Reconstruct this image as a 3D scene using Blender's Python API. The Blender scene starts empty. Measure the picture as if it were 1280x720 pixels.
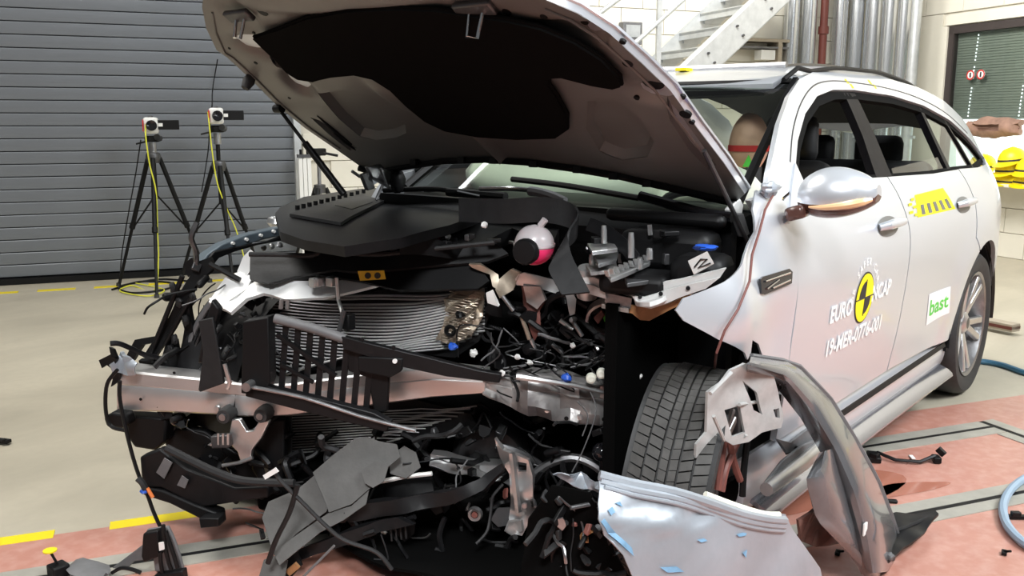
import bpy, bmesh, math, random
import numpy as np
from mathutils import Vector as V, Matrix, noise
from mathutils.geometry import delaunay_2d_cdt
random.seed(7)
PI = math.pi
S = bpy.context.scene
C = S.collection
# ------------------------------------------------------------------ camera
CAMP = V((2.02278, 1.95832, 1.34172)); YAW, PIT, FPX = 3.828084, -.17852036, 1140.16
cd = bpy.data.cameras.new('camera'); cam = bpy.data.objects.new('camera', cd); C.objects.link(cam)
cam.location = CAMP; cam.rotation_euler = (PI / 2 + PIT, 0, YAW - PI / 2)
cd.sensor_width = 36; cd.lens = 36 * FPX / 1280; cd.clip_start = .02
S.camera = cam
# room axes: AX runs along the roller-door wall, NX points from that wall into the hall
AX = V((-.8704, .4924, 0)); NX = V((.4924, .8704, 0)); UZ = V((0, 0, 1))
DOOR_N = -5.88; WIN_A = 7.2
def RM(a, n, z=0): return AX * a + NX * n + UZ * z
# ------------------------------------------------------------------ light
w = bpy.data.worlds.new('hall'); S.world = w; w.use_nodes = True
w.node_tree.nodes['Background'].inputs[0].default_value = (.92, .97, 1.0, 1)
w.node_tree.nodes['Background'].inputs[1].default_value = .11
def area(name, loc, tgt, sx, sy, e, col=(1, 1, 1), spread=PI):
    l = bpy.data.lights.new(name, 'AREA'); l.shape = 'RECTANGLE'; l.size = sx; l.size_y = sy; l.energy = e; l.color = col; l.spread = spread
    o = bpy.data.objects.new(name, l); C.objects.link(o); o.location = loc
    d = V(tgt) - V(loc); o.rotation_euler = d.to_track_quat('-Z', 'Y').to_euler(); return o
# high hall lamps, and an added fill behind the camera aimed at the front end
area('hall_and_fill_light', (-1.6, 4.4, 4.4), (-1.6, .6, .6), 3.0, 1.6, 150, (.94, .98, 1), 1.9)
area('hall_and_fill_light', RM(-2.6, -2.2, 5.6), RM(-2.2, -3.2, 0), 4.0, 1.2, 220, (1, .96, .88))
area('hall_and_fill_light', RM(3.4, -2.6, 4.6), RM(7.2, -4.4, 1.6), 2.5, 1.6, 330, (1, .98, .93))
area('hall_and_fill_light', (1.6, -1.8, 5.0), (.3, -.5, .4), 1.6, 1.6, 60, (1, .98, .95))
area('hall_and_fill_light', (4.0, 3.4, 5.0), (.1, .2, .5), 1.6, 1.0, 26, (.97, .99, 1), .8)  # added fill: narrow beam brightens the crushed front, not the floor ahead
S.view_settings.view_transform = 'Standard'; S.view_settings.look = 'None'
S.view_settings.gamma = 1; S.view_settings.use_curve_mapping = False
S.view_settings.exposure = .15
# ------------------------------------------------------------------ pixel helpers
FW = V((math.cos(YAW) * math.cos(PIT), math.sin(YAW) * math.cos(PIT), math.sin(PIT)))
RT = FW.cross(UZ).normalized(); UP = RT.cross(FW)
def ray(px, py): return FW + RT * ((px - 640) / FPX) + UP * ((360 - py) / FPX)
def hitp(px, py, nn, k): d = ray(px, py); return CAMP + d * ((k - CAMP.dot(nn)) / d.dot(nn))
def BX(px, py, x): return hitp(px, py, V((1, 0, 0)), x)
def BY(px, py, y): return hitp(px, py, V((0, 1, 0)), y)
def BZ(px, py, z=0): return hitp(px, py, UZ, z)
def BN(px, py, n): return hitp(px, py, NX, n)
def BA(px, py, a): return hitp(px, py, AX, a)
NF = V((.864, .509, 0)).normalized()          # plan normal of the pushed-back front end
TF = V((-NF.y, NF.x, 0))                      # along it, towards the car's left
def F(px, py, k): return hitp(px, py, NF, k)
def FS(pts, k): return [F(p[0], p[1], p[2] if len(p) > 2 else k) for p in pts]
def PJ(p): d = p - CAMP; z = d.dot(FW); return 640 + FPX * d.dot(RT) / z, 360 - FPX * d.dot(UP) / z
# ------------------------------------------------------------------ materials
MATS = {}
def mat(name, col, rough=.5, metal=0, spec=.5, coat=0, noise_amt=0, nscale=8, bump=0, bscale=60, alpha=1, emit=0, trans=0, col2=None, stretch=(1, 1, 1), bump2=None):
    m = bpy.data.materials.new(name); m.use_nodes = True; nt = m.node_tree; b = nt.nodes['Principled BSDF']
    b.inputs['Base Color'].default_value = (*col, 1); b.inputs['Roughness'].default_value = rough; b.inputs['Metallic'].default_value = metal
    b.inputs['Specular IOR Level'].default_value = spec; b.inputs['Coat Weight'].default_value = coat; b.inputs['Coat Roughness'].default_value = .06
    b.inputs['Alpha'].default_value = alpha; b.inputs['Transmission Weight'].default_value = trans
    if emit: b.inputs['Emission Color'].default_value = (*col, 1); b.inputs['Emission Strength'].default_value = emit
    tc = nt.nodes.new('ShaderNodeTexCoord'); mp = nt.nodes.new('ShaderNodeMapping'); mp.inputs['Scale'].default_value = stretch
    nt.links.new(tc.outputs['Object'], mp.inputs[0])
    if noise_amt or col2:
        n = nt.nodes.new('ShaderNodeTexNoise'); n.inputs['Scale'].default_value = nscale; n.inputs['Detail'].default_value = 6; n.inputs['Roughness'].default_value = .6
        nt.links.new(mp.outputs[0], n.inputs['Vector'])
        r = nt.nodes.new('ShaderNodeValToRGB'); r.color_ramp.elements[0].position = .32; r.color_ramp.elements[1].position = .68
        c2 = col2 or tuple(max(0, c * (1 - noise_amt)) for c in col)
        r.color_ramp.elements[0].color = (*c2, 1); r.color_ramp.elements[1].color = (*col, 1)
        nt.links.new(n.outputs['Fac'], r.inputs[0]); nt.links.new(r.outputs[0], b.inputs['Base Color'])
    if bump:
        n2 = nt.nodes.new('ShaderNodeTexNoise'); n2.inputs['Scale'].default_value = bscale; n2.inputs['Detail'].default_value = 4
        nt.links.new(mp.outputs[0], n2.inputs['Vector'])
        bp = nt.nodes.new('ShaderNodeBump'); bp.inputs['Strength'].default_value = bump; bp.inputs['Distance'].default_value = .02
        nt.links.new(n2.outputs['Fac'], bp.inputs['Height']); nt.links.new(bp.outputs[0], b.inputs['Normal'])
    MATS[name] = m; return m
def glass_mat(name, tint, refl=.12):
    m = bpy.data.materials.new(name); m.use_nodes = True; nt = m.node_tree; nt.nodes.clear()
    o = nt.nodes.new('ShaderNodeOutputMaterial'); t = nt.nodes.new('ShaderNodeBsdfTransparent'); g = nt.nodes.new('ShaderNodeBsdfGlossy')
    f = nt.nodes.new('ShaderNodeFresnel'); f.inputs[0].default_value = 1.45; mx = nt.nodes.new('ShaderNodeMixShader')
    t.inputs[0].default_value = (*tint, 1); g.inputs['Roughness'].default_value = .01
    nt.links.new(f.outputs[0], mx.inputs[0]); nt.links.new(t.outputs[0], mx.inputs[1]); nt.links.new(g.outputs[0], mx.inputs[2])
    nt.links.new(mx.outputs[0], o.inputs[0]); MATS[name] = m
mat('silver', (.725, .755, .805), .30, .55, coat=.5, bump=.0)
mat('silver_inner', (.235, .23, .22), .42, .35, noise_amt=.08, nscale=5)  # silver darkened to carry the shade under the raised hood
mat('silver_crumpled', (.46, .50, .55), .42, .45, coat=.2, noise_amt=.2, nscale=6, bump=.15, bscale=9)
mat('smoke_paint', (.20, .20, .21), .2, .5, coat=.6, noise_amt=.35, nscale=5, bump=.1, bscale=7)
mat('black', (.005, .005, .0055), .5, spec=.25)
mat('shade_black', (.003, .003, .003), .9, spec=.05)  # near-black, stands in for deep shade in the bay and underneath
mat('black_gloss', (.012, .012, .014), .10, coat=.5)
mat('bracket_light', (.55, .55, .54), .4, .3, noise_amt=.3, nscale=14)
mat('black_felt', (.006, .006, .006), .95, spec=.05)
mat('plastic', (.008, .008, .009), .45, spec=.3, noise_amt=.4, nscale=30)
mat('plastic_soft', (.022, .022, .023), .55, spec=.3, noise_amt=.3, nscale=25, bump=.05, bscale=80)
mat('plastic_grey', (.16, .16, .165), .5, noise_amt=.25, nscale=18)
mat('undertray', (.085, .082, .078), .6, noise_amt=.3, nscale=12, bump=.08, bscale=40)
mat('rubber', (.035, .035, .036), .65, noise_amt=.3, nscale=40)
mat('tread', (.075, .072, .068), .7, noise_amt=.35, nscale=30)
mat('alu', (.72, .72, .72), .32, .9, noise_amt=.12, nscale=10, bump=.04, bscale=30)
mat('alu_satin', (.78, .77, .76), .38, .85, noise_amt=.06, nscale=6)
mat('alu_scraped', (.68, .66, .64), .38, .7, col2=(.36, .34, .34), nscale=9, bump=.25, bscale=16)
mat('steel', (.42, .42, .43), .35, .9, noise_amt=.35, nscale=14, bump=.06)
mat('steel_dark', (.14, .14, .145), .42, .75, noise_amt=.4, nscale=12)
mat('skirt', (.40, .41, .46), .16, .85, coat=.4)
mat('chrome', (.85, .85, .86), .08, 1)
mat('white_body', (.80, .80, .79), .45, .15, noise_amt=.12, nscale=8, bump=.08, bscale=14)
mat('galv', (.62, .64, .65), .38, .55, col2=(.50, .52, .53), nscale=12)
mat('duct', (.66, .68, .70), .25, .85, noise_amt=.15, nscale=3, stretch=(1, 1, .1))
mat('fin', (.60, .60, .60), .4, .5, col2=(.34, .34, .35), nscale=5)
mat('copper_fin', (.50, .42, .33), .4, .7, noise_amt=.4, nscale=20)
mat('red_brown', (.22, .075, .06), .5, noise_amt=.3, nscale=14)
mat('rust', (.42, .21, .09), .55, .2, noise_amt=.4, nscale=14)
mat('tank', (.86, .80, .82), .3, trans=.45, coat=.3)
mat('coolant', (.90, .04, .17), .25, coat=.3)
mat('white', (.82, .82, .80), .5)
mat('label_white', (.85, .85, .83), .6)
mat('print_black', (.02, .02, .02), .6)
mat('yellow', (.85, .68, .01), .4)
mat('ncap_yellow', (.90, .78, .0), .45)
mat('warn_yellow', (.80, .52, .02), .5)
mat('green', (.10, .62, .06), .5)
mat('blue', (.02, .10, .55), .4)
mat('blue_paint', (.22, .42, .62), .6, noise_amt=.3, nscale=40)
mat('fender_blue', (.10, .13, .155), .4, .3)
mat('trim_black', (.005, .005, .005), .8, spec=.1)
mat('pillar_black', (.010, .009, .011), .5, spec=.15, noise_amt=.6, nscale=9, stretch=(3, 3, .6))
mat('orange', (.75, .20, .05), .5)
mat('amber', (.85, .52, .28), .25, coat=.5)
mat('brown_gloss', (.10, .045, .035), .25, coat=.4)
mat('red', (.62, .02, .02), .5)
mat('pipe_red', (.13, .03, .022), .5)
mat('skin_pink', (.78, .44, .33), .6, noise_amt=.12, nscale=7)
mat('cloth_yellow', (.72, .52, .05), .8, noise_amt=.2)
mat('airbag', (.86, .85, .74), .85, noise_amt=.10, nscale=5, bump=.1, bscale=10)
mat('airbag_vent', (.55, .45, .28), .9)
mat('seat', (.02, .02, .022), .6, noise_amt=.3, nscale=30)
mat('cable_yellow', (.72, .72, .05), .5)
mat('cable_red', (.17, .06, .05), .5)
mat('hose_blue', (.05, .15, .24), .4)
mat('hose_pale', (.30, .40, .50), .4)
mat('wood', (.42, .36, .28), .7, noise_amt=.2, nscale=20)
mat('cloth_brown', (.40, .24, .18), .8, noise_amt=.4, nscale=9)
mat('tube_light', (.95, .98, 1.0), .5, emit=9)
mat('daylight', (.90, .96, 1.0), .5, emit=1.6)
mat('puddle', (.44, .17, .115), .05, coat=.6)
mat('wall_paint', (.74, .71, .62), .6, noise_amt=.06, nscale=3, bump=.05, bscale=25)
mat('wall_joint', (.66, .63, .55), .8)
mat('slat', (.195, .212, .238), .42, .25, noise_amt=.10, nscale=5, bump=.03, bscale=30, stretch=(.3, 3, 3))
mat('slat_gap', (.02, .02, .022), .8)
mat('frame_brown', (.045, .035, .034), .5)
mat('blind', (.26, .29, .26), .5, noise_amt=.08, nscale=3)
mat('rail_steel', (.50, .48, .42), .45, .35, noise_amt=.25, nscale=7)
glass_mat('windshield', (.78, .87, .81)); glass_mat('side_glass', (.62, .68, .64)); glass_mat('pane', (.86, .90, .86))
# concrete floor: beige, blotchy, with streaks; the painted lane is its own surface
def floor_mat(name, c1, c2, c3, rough):
    m = bpy.data.materials.new(name); m.use_nodes = True; nt = m.node_tree; b = nt.nodes['Principled BSDF']; b.inputs['Roughness'].default_value = rough
    tc = nt.nodes.new('ShaderNodeTexCoord'); L = nt.links.new
    n1 = nt.nodes.new('ShaderNodeTexNoise'); n1.inputs['Scale'].default_value = 1.1; n1.inputs['Detail'].default_value = 9; n1.inputs['Roughness'].default_value = .62; n1.inputs['Distortion'].default_value = .6
    mp = nt.nodes.new('ShaderNodeMapping'); mp.inputs['Rotation'].default_value = (0, 0, math.radians(29.5)); mp.inputs['Scale'].default_value = (1, 2.2, 1)
    L(tc.outputs['Object'], mp.inputs[0]); L(mp.outputs[0], n1.inputs['Vector'])
    r = nt.nodes.new('ShaderNodeValToRGB'); e = r.color_ramp.elements; e[0].position = .30; e[1].position = .66; e[0].color = (*c2, 1); e[1].color = (*c1, 1)
    L(n1.outputs['Fac'], r.inputs[0])
    n2 = nt.nodes.new('ShaderNodeTexNoise'); n2.inputs['Scale'].default_value = 22; n2.inputs['Detail'].default_value = 6; L(tc.outputs['Object'], n2.inputs['Vector'])
    r2 = nt.nodes.new('ShaderNodeValToRGB'); r2.color_ramp.elements[0].position = .42; r2.color_ramp.elements[1].position = .70; L(n2.outputs['Fac'], r2.inputs[0])
    mx = nt.nodes.new('ShaderNodeMix'); mx.data_type = 'RGBA'; mx.inputs[7].default_value = (*c3, 1)
    mul = nt.nodes.new('ShaderNodeMath'); mul.operation = 'MULTIPLY'; mul.inputs[1].default_value = .35; L(r2.outputs[0], mul.inputs[0]); L(mul.outputs[0], mx.inputs[0])
    L(r.outputs[0], mx.inputs[6]); L(mx.outputs[2], b.inputs['Base Color'])
    rr = nt.nodes.new('ShaderNodeMapRange'); rr.inputs[3].default_value = rough - .12; rr.inputs[4].default_value = rough + .15; L(n1.outputs['Fac'], rr.inputs[0]); L(rr.outputs[0], b.inputs['Roughness'])
    MATS[name] = m
floor_mat('concrete', (.50, .455, .36), (.39, .355, .28), (.42, .38, .30), .5)
floor_mat('lane_red', (.53, .26, .20), (.43, .185, .14), (.66, .43, .38), .30)
# ------------------------------------------------------------------ mesh builder
class MB:
    def __init__(s): s.v = []; s.f = []
    def add(s, vs, fs):
        o = len(s.v); s.v += [V(v) for v in vs]; s.f += [tuple(i + o for i in f) for f in fs]; return s
    def box(s, c, size, R=None, top=1.0, topy=None):
        c = V(c); hx, hy, hz = [q / 2 for q in size]; R = R or Matrix.Identity(3); ty = top if topy is None else topy
        vs = []
        for z in (-hz, hz):
            k, ky = (1, 1) if z < 0 else (top, ty)
            for x, y in ((-hx, -hy), (hx, -hy), (hx, hy), (-hx, hy)): vs.append(c + R @ V((x * k, y * ky, z)))
        return s.add(vs, [(3, 2, 1, 0), (4, 5, 6, 7), (0, 1, 5, 4), (1, 2, 6, 5), (2, 3, 7, 6), (3, 0, 4, 7)])
    def beam(s, a, b, w, h, up=UZ):
        a, b = V(a), V(b); z = (b - a); L = z.length; z.normalize(); x = V(up).cross(z)
        if x.length < 1e-4: x = V((1, 0, 0)).cross(z)
        x.normalize(); y = z.cross(x); R = Matrix((x, y, z)).transposed()
        return s.box((a + b) / 2, (w, h, L), R)
    def tube(s, pts, r, seg=8, closed=False, cap=True):
        pts = [V(p) for p in pts]; n = len(pts); rs = r if isinstance(r, (list, tuple)) else [r] * n
        vs = []; prev = None
        for i in range(n):
            a = pts[i - 1] if (i or closed) else pts[i]; b = pts[(i + 1) % n] if (i < n - 1 or closed) else pts[i]
            t = (b - a).normalized()
            if prev is None:
                x = t.cross(UZ) if abs(t.z) < .9 else t.cross(V((1, 0, 0)))
            else: x = prev - t * prev.dot(t)
            x.normalize(); prev = x; y = t.cross(x)
            for j in range(seg):
                an = 2 * PI * j / seg; vs.append(pts[i] + (x * math.cos(an) + y * math.sin(an)) * rs[i])
        fs = []
        for i in range(n if closed else n - 1):
            for j in range(seg):
                a = i * seg + j; b = i * seg + (j + 1) % seg; c = ((i + 1) % n) * seg + (j + 1) % seg; d = ((i + 1) % n) * seg + j
                fs.append((a, b, c, d))
        if cap and not closed: fs.append(tuple(range(seg - 1, -1, -1))); fs.append(tuple((n - 1) * seg + j for j in range(seg)))
        return s.add(vs, fs)
    def lathe(s, prof, O, ax, seg=24, a0=0, a1=2 * PI):
        O = V(O); ax = V(ax).normalized(); x = ax.cross(UZ) if abs(ax.z) < .9 else ax.cross(V((1, 0, 0))); x.normalize(); y = ax.cross(x)
        full = abs(a1 - a0 - 2 * PI) < 1e-6; ns = seg if full else seg + 1; vs = []
        for r, h in prof:
            for j in range(ns):
                an = a0 + (a1 - a0) * j / seg; vs.append(O + ax * h + (x * math.cos(an) + y * math.sin(an)) * r)
        fs = []
        for i in range(len(prof) - 1):
            for j in range(seg):
                j2 = (j + 1) % ns; fs.append((i * ns + j, i * ns + j2, (i + 1) * ns + j2, (i + 1) * ns + j))
        return s.add(vs, fs)
    def prism(s, poly, off):
        poly = [V(p) for p in poly]; off = V(off); n = len(poly)
        vs = poly + [p + off for p in poly]; fs = [tuple(range(n)), tuple(range(2 * n - 1, n - 1, -1))]
        for i in range(n): j = (i + 1) % n; fs.append((j, i, n + i, n + j))
        return s.add(vs, fs)
    def grid(s, fn, nu, nv):
        vs = [fn(i / (nu - 1), j / (nv - 1)) for i in range(nu) for j in range(nv)]
        return s.add(vs, [(i * nv + j, (i + 1) * nv + j, (i + 1) * nv + j + 1, i * nv + j + 1) for i in range(nu - 1) for j in range(nv - 1)])
    def build(s, name, m, parent=None, smooth=True, solid=0, bevel=0, ang=38, sub=0, recalc=True, offs=-1):
        me = bpy.data.meshes.new(name); me.from_pydata([tuple(v) for v in s.v], [], s.f)
        if recalc:
            bm = bmesh.new(); bm.from_mesh(me); bmesh.ops.remove_doubles(bm, verts=bm.verts, dist=1e-5); bmesh.ops.recalc_face_normals(bm, faces=bm.faces); bm.to_mesh(me); bm.free()
        if solid:
            bm = bmesh.new(); bm.from_mesh(me); bm.normal_update(); nv = len(bm.verts); bm.verts.ensure_lookup_table()
            lo, hi = ((-1, 0), (-.5, .5), (0, 1))[int(round(offs)) + 1]
            co = [v.co.copy() for v in bm.verts]; no = [v.normal.copy() for v in bm.verts]; fa = [tuple(v.index for v in f.verts) for f in bm.faces]
            be = [(l.vert.index, l.link_loop_next.vert.index) for e in bm.edges if len(e.link_loops) == 1 for l in e.link_loops]; bm.free()
            vs = [c + n * hi * solid for c, n in zip(co, no)] + [c + n * lo * solid for c, n in zip(co, no)]
            fs = fa + [tuple(i + nv for i in f[::-1]) for f in fa] + [(b_, a_, a_ + nv, b_ + nv) for a_, b_ in be]
            me.clear_geometry(); me.from_pydata([tuple(v) for v in vs], [], fs); me.update()
        me.materials.append(MATS[m] if isinstance(m, str) else m)
        if smooth: me.shade_smooth(); me.set_sharp_from_angle(angle=math.radians(ang))
        o = bpy.data.objects.new(name, me); C.objects.link(o); o.parent = parent
        if bevel: q = o.modifiers.new('edge', 'BEVEL'); q.width = bevel; q.segments = 2; q.limit_method = 'ANGLE'; q.angle_limit = .6
        if sub: q = o.modifiers.new('round', 'SUBSURF'); q.levels = sub; q.render_levels = sub
        return o
def empty(name, loc=(0, 0, 0), label=None, cat=None, group=None, rz=0):
    o = bpy.data.objects.new(name, None); C.objects.link(o); o.location = loc; o.rotation_euler = (0, 0, rz); o.empty_display_size = .1
    if label: o['label'] = label; o['category'] = cat
    if group: o['group'] = group
    return o
def tag(o, label, cat, group=None, kind=None):
    if label: o['label'] = label
    if cat: o['category'] = cat
    if group: o['group'] = group
    if kind: o['kind'] = kind
    return o
def struct(o): o['kind'] = 'structure'; return o
def smoothpath(pts, n=6):
    pts = [V(p) for p in pts]; out = []
    for i in range(len(pts) - 1):
        p0 = pts[max(i - 1, 0)]; p1 = pts[i]; p2 = pts[i + 1]; p3 = pts[min(i + 2, len(pts) - 1)]
        for k in range(n):
            t = k / n
            out.append(.5 * ((2 * p1) + (p2 - p0) * t + (2 * p0 - 5 * p1 + 4 * p2 - p3) * t * t + (3 * p1 - p0 - 3 * p2 + p3) * t ** 3))
    out.append(pts[-1]); return out
def tube(name, pts, r, m, parent, seg=8, n=5, smooth=True):
    return MB().tube(smoothpath(pts, n) if n else pts, r, seg).build(name, m, parent)
# a patch of a parametric surface bounded by an outline (parameter space), with interior points so it bends and dents
def patch(name, outline, surf, m, parent, res=.05, thick=.004, holes=(), bump=None, smooth=True, ang=40, close_step=None, offs=0):
    st = close_step or res
    def densify(poly):
        out = []
        for i in range(len(poly)):
            a, b = V(poly[i]), V(poly[(i + 1) % len(poly)]); k = max(1, int(math.ceil((b - a).length / st)))
            out += [a + (b - a) * (j / k) for j in range(k)]
        return out
    loops = [densify(outline)] + [densify(h) for h in holes]
    pts = []; faces = []
    for L in loops: faces.append(list(range(len(pts), len(pts) + len(L)))); pts += L
    def inside(p, poly):
        c = False; n = len(poly); j = n - 1
        for i in range(n):
            a, b = poly[i], poly[j]
            if (a.y > p.y) != (b.y > p.y) and p.x < (b.x - a.x) * (p.y - a.y) / (b.y - a.y) + a.x: c = not c
            j = i
        return c
    L0 = loops[0]; x0 = min(p.x for p in L0); x1 = max(p.x for p in L0); y0 = min(p.y for p in L0); y1 = max(p.y for p in L0)
    nb = len(pts); bnd = np.array([(p.x, p.y) for p in pts]); rnd = random.Random(3)
    yy = y0 + res / 2; row = 0
    while yy < y1:
        xx = x0 + res / 2 * (1 + row % 2)
        while xx < x1:
            p = V((xx, yy))
            if inside(p, L0) and not any(inside(p, h) for h in loops[1:]) and np.min(np.hypot(bnd[:, 0] - xx, bnd[:, 1] - yy)) > res * .45: pts.append(p)
            xx += res
        yy += res * .87; row += 1
    edges = []
    for fc in faces: edges += [(fc[i], fc[(i + 1) % len(fc)]) for i in range(len(fc))]
    vo, eo, fo, *_ = delaunay_2d_cdt([V((p[0], p[1])) for p in pts], edges, [], 1, 1e-5)
    fo2 = []
    for f in fo:
        c = sum((V(vo[i]) for i in f), V((0, 0))) / len(f)
        if inside(c, L0) and not any(inside(c, h) for h in loops[1:]): fo2.append(tuple(f))
    mb = MB(); mb.v = [surf(p[0], p[1]) + (bump(p[0], p[1]) if bump else V((0, 0, 0))) for p in vo]; mb.f = fo2
    return mb.build(name, m, parent, smooth=smooth, solid=thick, ang=ang, offs=offs)
def inv(surf, px, py, s0, t0):
    s, t = s0, t0
    for _ in range(40):
        u, v = PJ(surf(s, t)); eu, ev = px - u, py - v
        if abs(eu) + abs(ev) < .02: break
        h = 1e-4; a = PJ(surf(s + h, t)); b = PJ(surf(s, t + h))
        A = (a[0] - u) / h; B = (b[0] - u) / h; Cc = (a[1] - v) / h; D = (b[1] - v) / h; det = A * D - B * Cc
        if abs(det) < 1e-6: break
        ds = (D * eu - B * ev) / det; dt = (A * ev - Cc * eu) / det; l = math.hypot(ds, dt)
        if l > .15: ds *= .15 / l; dt *= .15 / l
        s += ds; t += dt
    return s, t
def invs(surf, pts, s0, t0):
    out = []
    for p in pts: s0, t0 = inv(surf, p[0], p[1], s0, t0); out.append((s0, t0))
    return out
def planesurf(O, e1, e2): O, e1, e2 = V(O), V(e1), V(e2); return lambda s, t: O + e1 * s + e2 * t
def fplane(k, tilt=0):       # upright plane parallel to the crushed front; s to the car's left, t up
    def f(s, t): return NF * (k + tilt * t) + TF * s + UZ * t
    return f
def fpatch(name, px, k, m, parent, res=.04, thick=.004, amp=0, freq=8, tilt=0, holes=(), seed=0, offs=0, bend=None):
    sf = fplane(k, tilt)
    if amp or bend:
        g = sf
        def sf(s, t, g=g):
            p = g(s, t); d = amp * noise.noise(V((s * freq, t * freq, seed * 3.7)))
            if bend: d += bend(s, t)
            return p + NF * d
    base = fplane(k, tilt)
    ol = invs(base, px, 0, .5); hs = [invs(base, h, 0, .5) for h in holes]
    return patch(name, ol, sf, m, parent, res, thick, hs, offs=offs)
def text_mesh(txt, size=1, align='CENTER', bold=0):
    cu = bpy.data.curves.new('lettering', 'FONT'); cu.body = txt; cu.size = size; cu.align_x = align; cu.offset = bold; cu.resolution_u = 3
    o = bpy.data.objects.new('lettering', cu); C.objects.link(o); dg = bpy.context.evaluated_depsgraph_get(); me = o.evaluated_get(dg).to_mesh()
    vs = [v.co.copy() for v in me.vertices]; fs = [tuple(p.vertices) for p in me.polygons]
    o.evaluated_get(dg).to_mesh_clear(); bpy.data.objects.remove(o); bpy.data.curves.remove(cu); return vs, fs
def mapped_text(name, txt, fn, m, parent, size=1, align='CENTER', bold=0):
    vs, fs = text_mesh(txt, size, align, bold); mb = MB(); mb.v = [fn(v.x, v.y) for v in vs]; mb.f = fs
    return mb.build(name, m, parent, smooth=False, recalc=False)
def copy_tree(o, parent=None):
    c = o.copy(); C.objects.link(c); c.parent = parent
    for ch in list(o.children): copy_tree(ch, c)
    return c
# ================================================================== THE HALL
def quad(name, pts, m, parent=None): return MB().add(pts, [(0, 1, 2, 3)]).build(name, m, parent, smooth=False, recalc=False)
floor = struct(quad('floor', [RM(-7, 6), RM(-7, DOOR_N - .2), RM(WIN_A + .2, DOOR_N - .2), RM(WIN_A + .2, 6)], 'concrete'))
def slab(name, a0, a1, n0, n1, z1, m, parent, z0=.0):
    return MB().prism([RM(a0, n0, z0), RM(a1, n0, z0), RM(a1, n1, z0), RM(a0, n1, z0)], UZ * (z1 - z0)).build(name, m, parent, smooth=False)
slab('red_lane', -7, WIN_A, -.48, 3.2, .003, 'lane_red', floor)
for n in (-.17, .42):       # steel frame let into the lane: two rails with a dark slot between two flats, closed by a cross rail
    slab('steel_rail', -5, 2.62, n - .075, n - .012, .006, 'rail_steel', floor); slab('steel_rail', -5, 2.62, n + .012, n + .075, .006, 'rail_steel', floor)
    slab('rail_slot', -5, 2.62, n - .012, n + .012, .0042, 'black', floor)
slab('steel_rail', 2.56, 2.62, -.09, .34, .0062, 'rail_steel', floor); slab('steel_rail', 2.65, 2.71, -.245, .50, .0062, 'rail_steel', floor)
slab('rail_slot', 2.62, 2.65, -.245, .50, .0043, 'black', floor)
for a0, a1 in ((-2.6, -2.3), (-2.02, -1.72), (-1.44, -1.19), (-1.02, -.70), (-.52, -.22)):
    slab('yellow_dash', a0, a1, -.52, -.455, .0036, 'yellow', floor)
for i in range(16):
    a0 = -2.6 + i * .42; slab('yellow_dash', a0, a0 + .28, DOOR_N + .34, DOOR_N + .42, .003, 'yellow', floor)
for i in range(4): slab('yellow_dash', 4.0 + i * .5, 4.3 + i * .5, -.58, -.52, .0034, 'yellow', floor)
# roller-door wall
wl = struct(MB().prism([RM(.46, DOOR_N - .03), RM(WIN_A + .2, DOOR_N - .03), RM(WIN_A + .2, DOOR_N - .03, 4.2), RM(.46, DOOR_N - .03, 4.2)], NX * -.15).build('wall_left', 'wall_joint', None, smooth=False))
RW = Matrix((AX, NX, UZ)).transposed()
blk = MB().box((0, 0, 0), (.494, .03, .244)).build('wall_block', 'wall_paint', None, smooth=False, bevel=.004); bme = blk
def place_copy(src, loc, R, parent, name=None):
    o = src.copy(); C.objects.link(o)
    if name: o.name = name
    o.matrix_world = Matrix.Translation(loc) @ R.to_4x4(); o.parent = parent; return o
for j in range(12):
    for i in range(14):
        a = .72 + i * .5 + (.25 if j % 2 else 0)
        if a > WIN_A - .2: continue
        place_copy(blk, RM(a, DOOR_N - .018, .125 + j * .25), RW, wl)
# roller shutter door
dr = struct(MB().prism([RM(-4.6, DOOR_N - .06), RM(.44, DOOR_N - .06), RM(.44, DOOR_N - .06, 4.2), RM(-4.6, DOOR_N - .06, 4.2)], NX * -.05).build('door_1', 'slat_gap', None, smooth=False))
SL = 4.98; pit_ = .105
prof = [(-.0485, .003), (-.046, .012), (-.040, .014), (.040, .014), (.044, .011), (.0455, .002), (.0455, -.01), (-.0485, -.01)]
sv = []; sf_ = []
for k, x in enumerate((-SL / 2, SL / 2)):
    for z, y in prof: sv.append((x, y, z * 1.06))
npf = len(prof)
for i in range(npf): j = (i + 1) % npf; sf_.append((i, j, npf + j, npf + i))
sf_ += [tuple(range(npf)), tuple(range(2 * npf - 1, npf - 1, -1))]
slat = MB().add(sv, sf_).build('slat', 'slat', None, ang=30)
slat.matrix_world = Matrix.Translation(RM(-2.09, DOOR_N - .04, .055 + .06)) @ RW.to_4x4(); slat.parent = dr
for i in range(1, 34): place_copy(slat, RM(-2.09, DOOR_N - .04, .115 + i * pit_), RW, dr)
MB().box(RM(-2.09, DOOR_N - .02, .028), (SL, .05, .05), RW).build('bottom_seal', 'black', dr, smooth=False)
MB().box(RM(.42, DOOR_N + .0, 2.1), (.06, .09, 4.2), RW).build('guide_rail', 'galv', dr, smooth=False)
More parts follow.
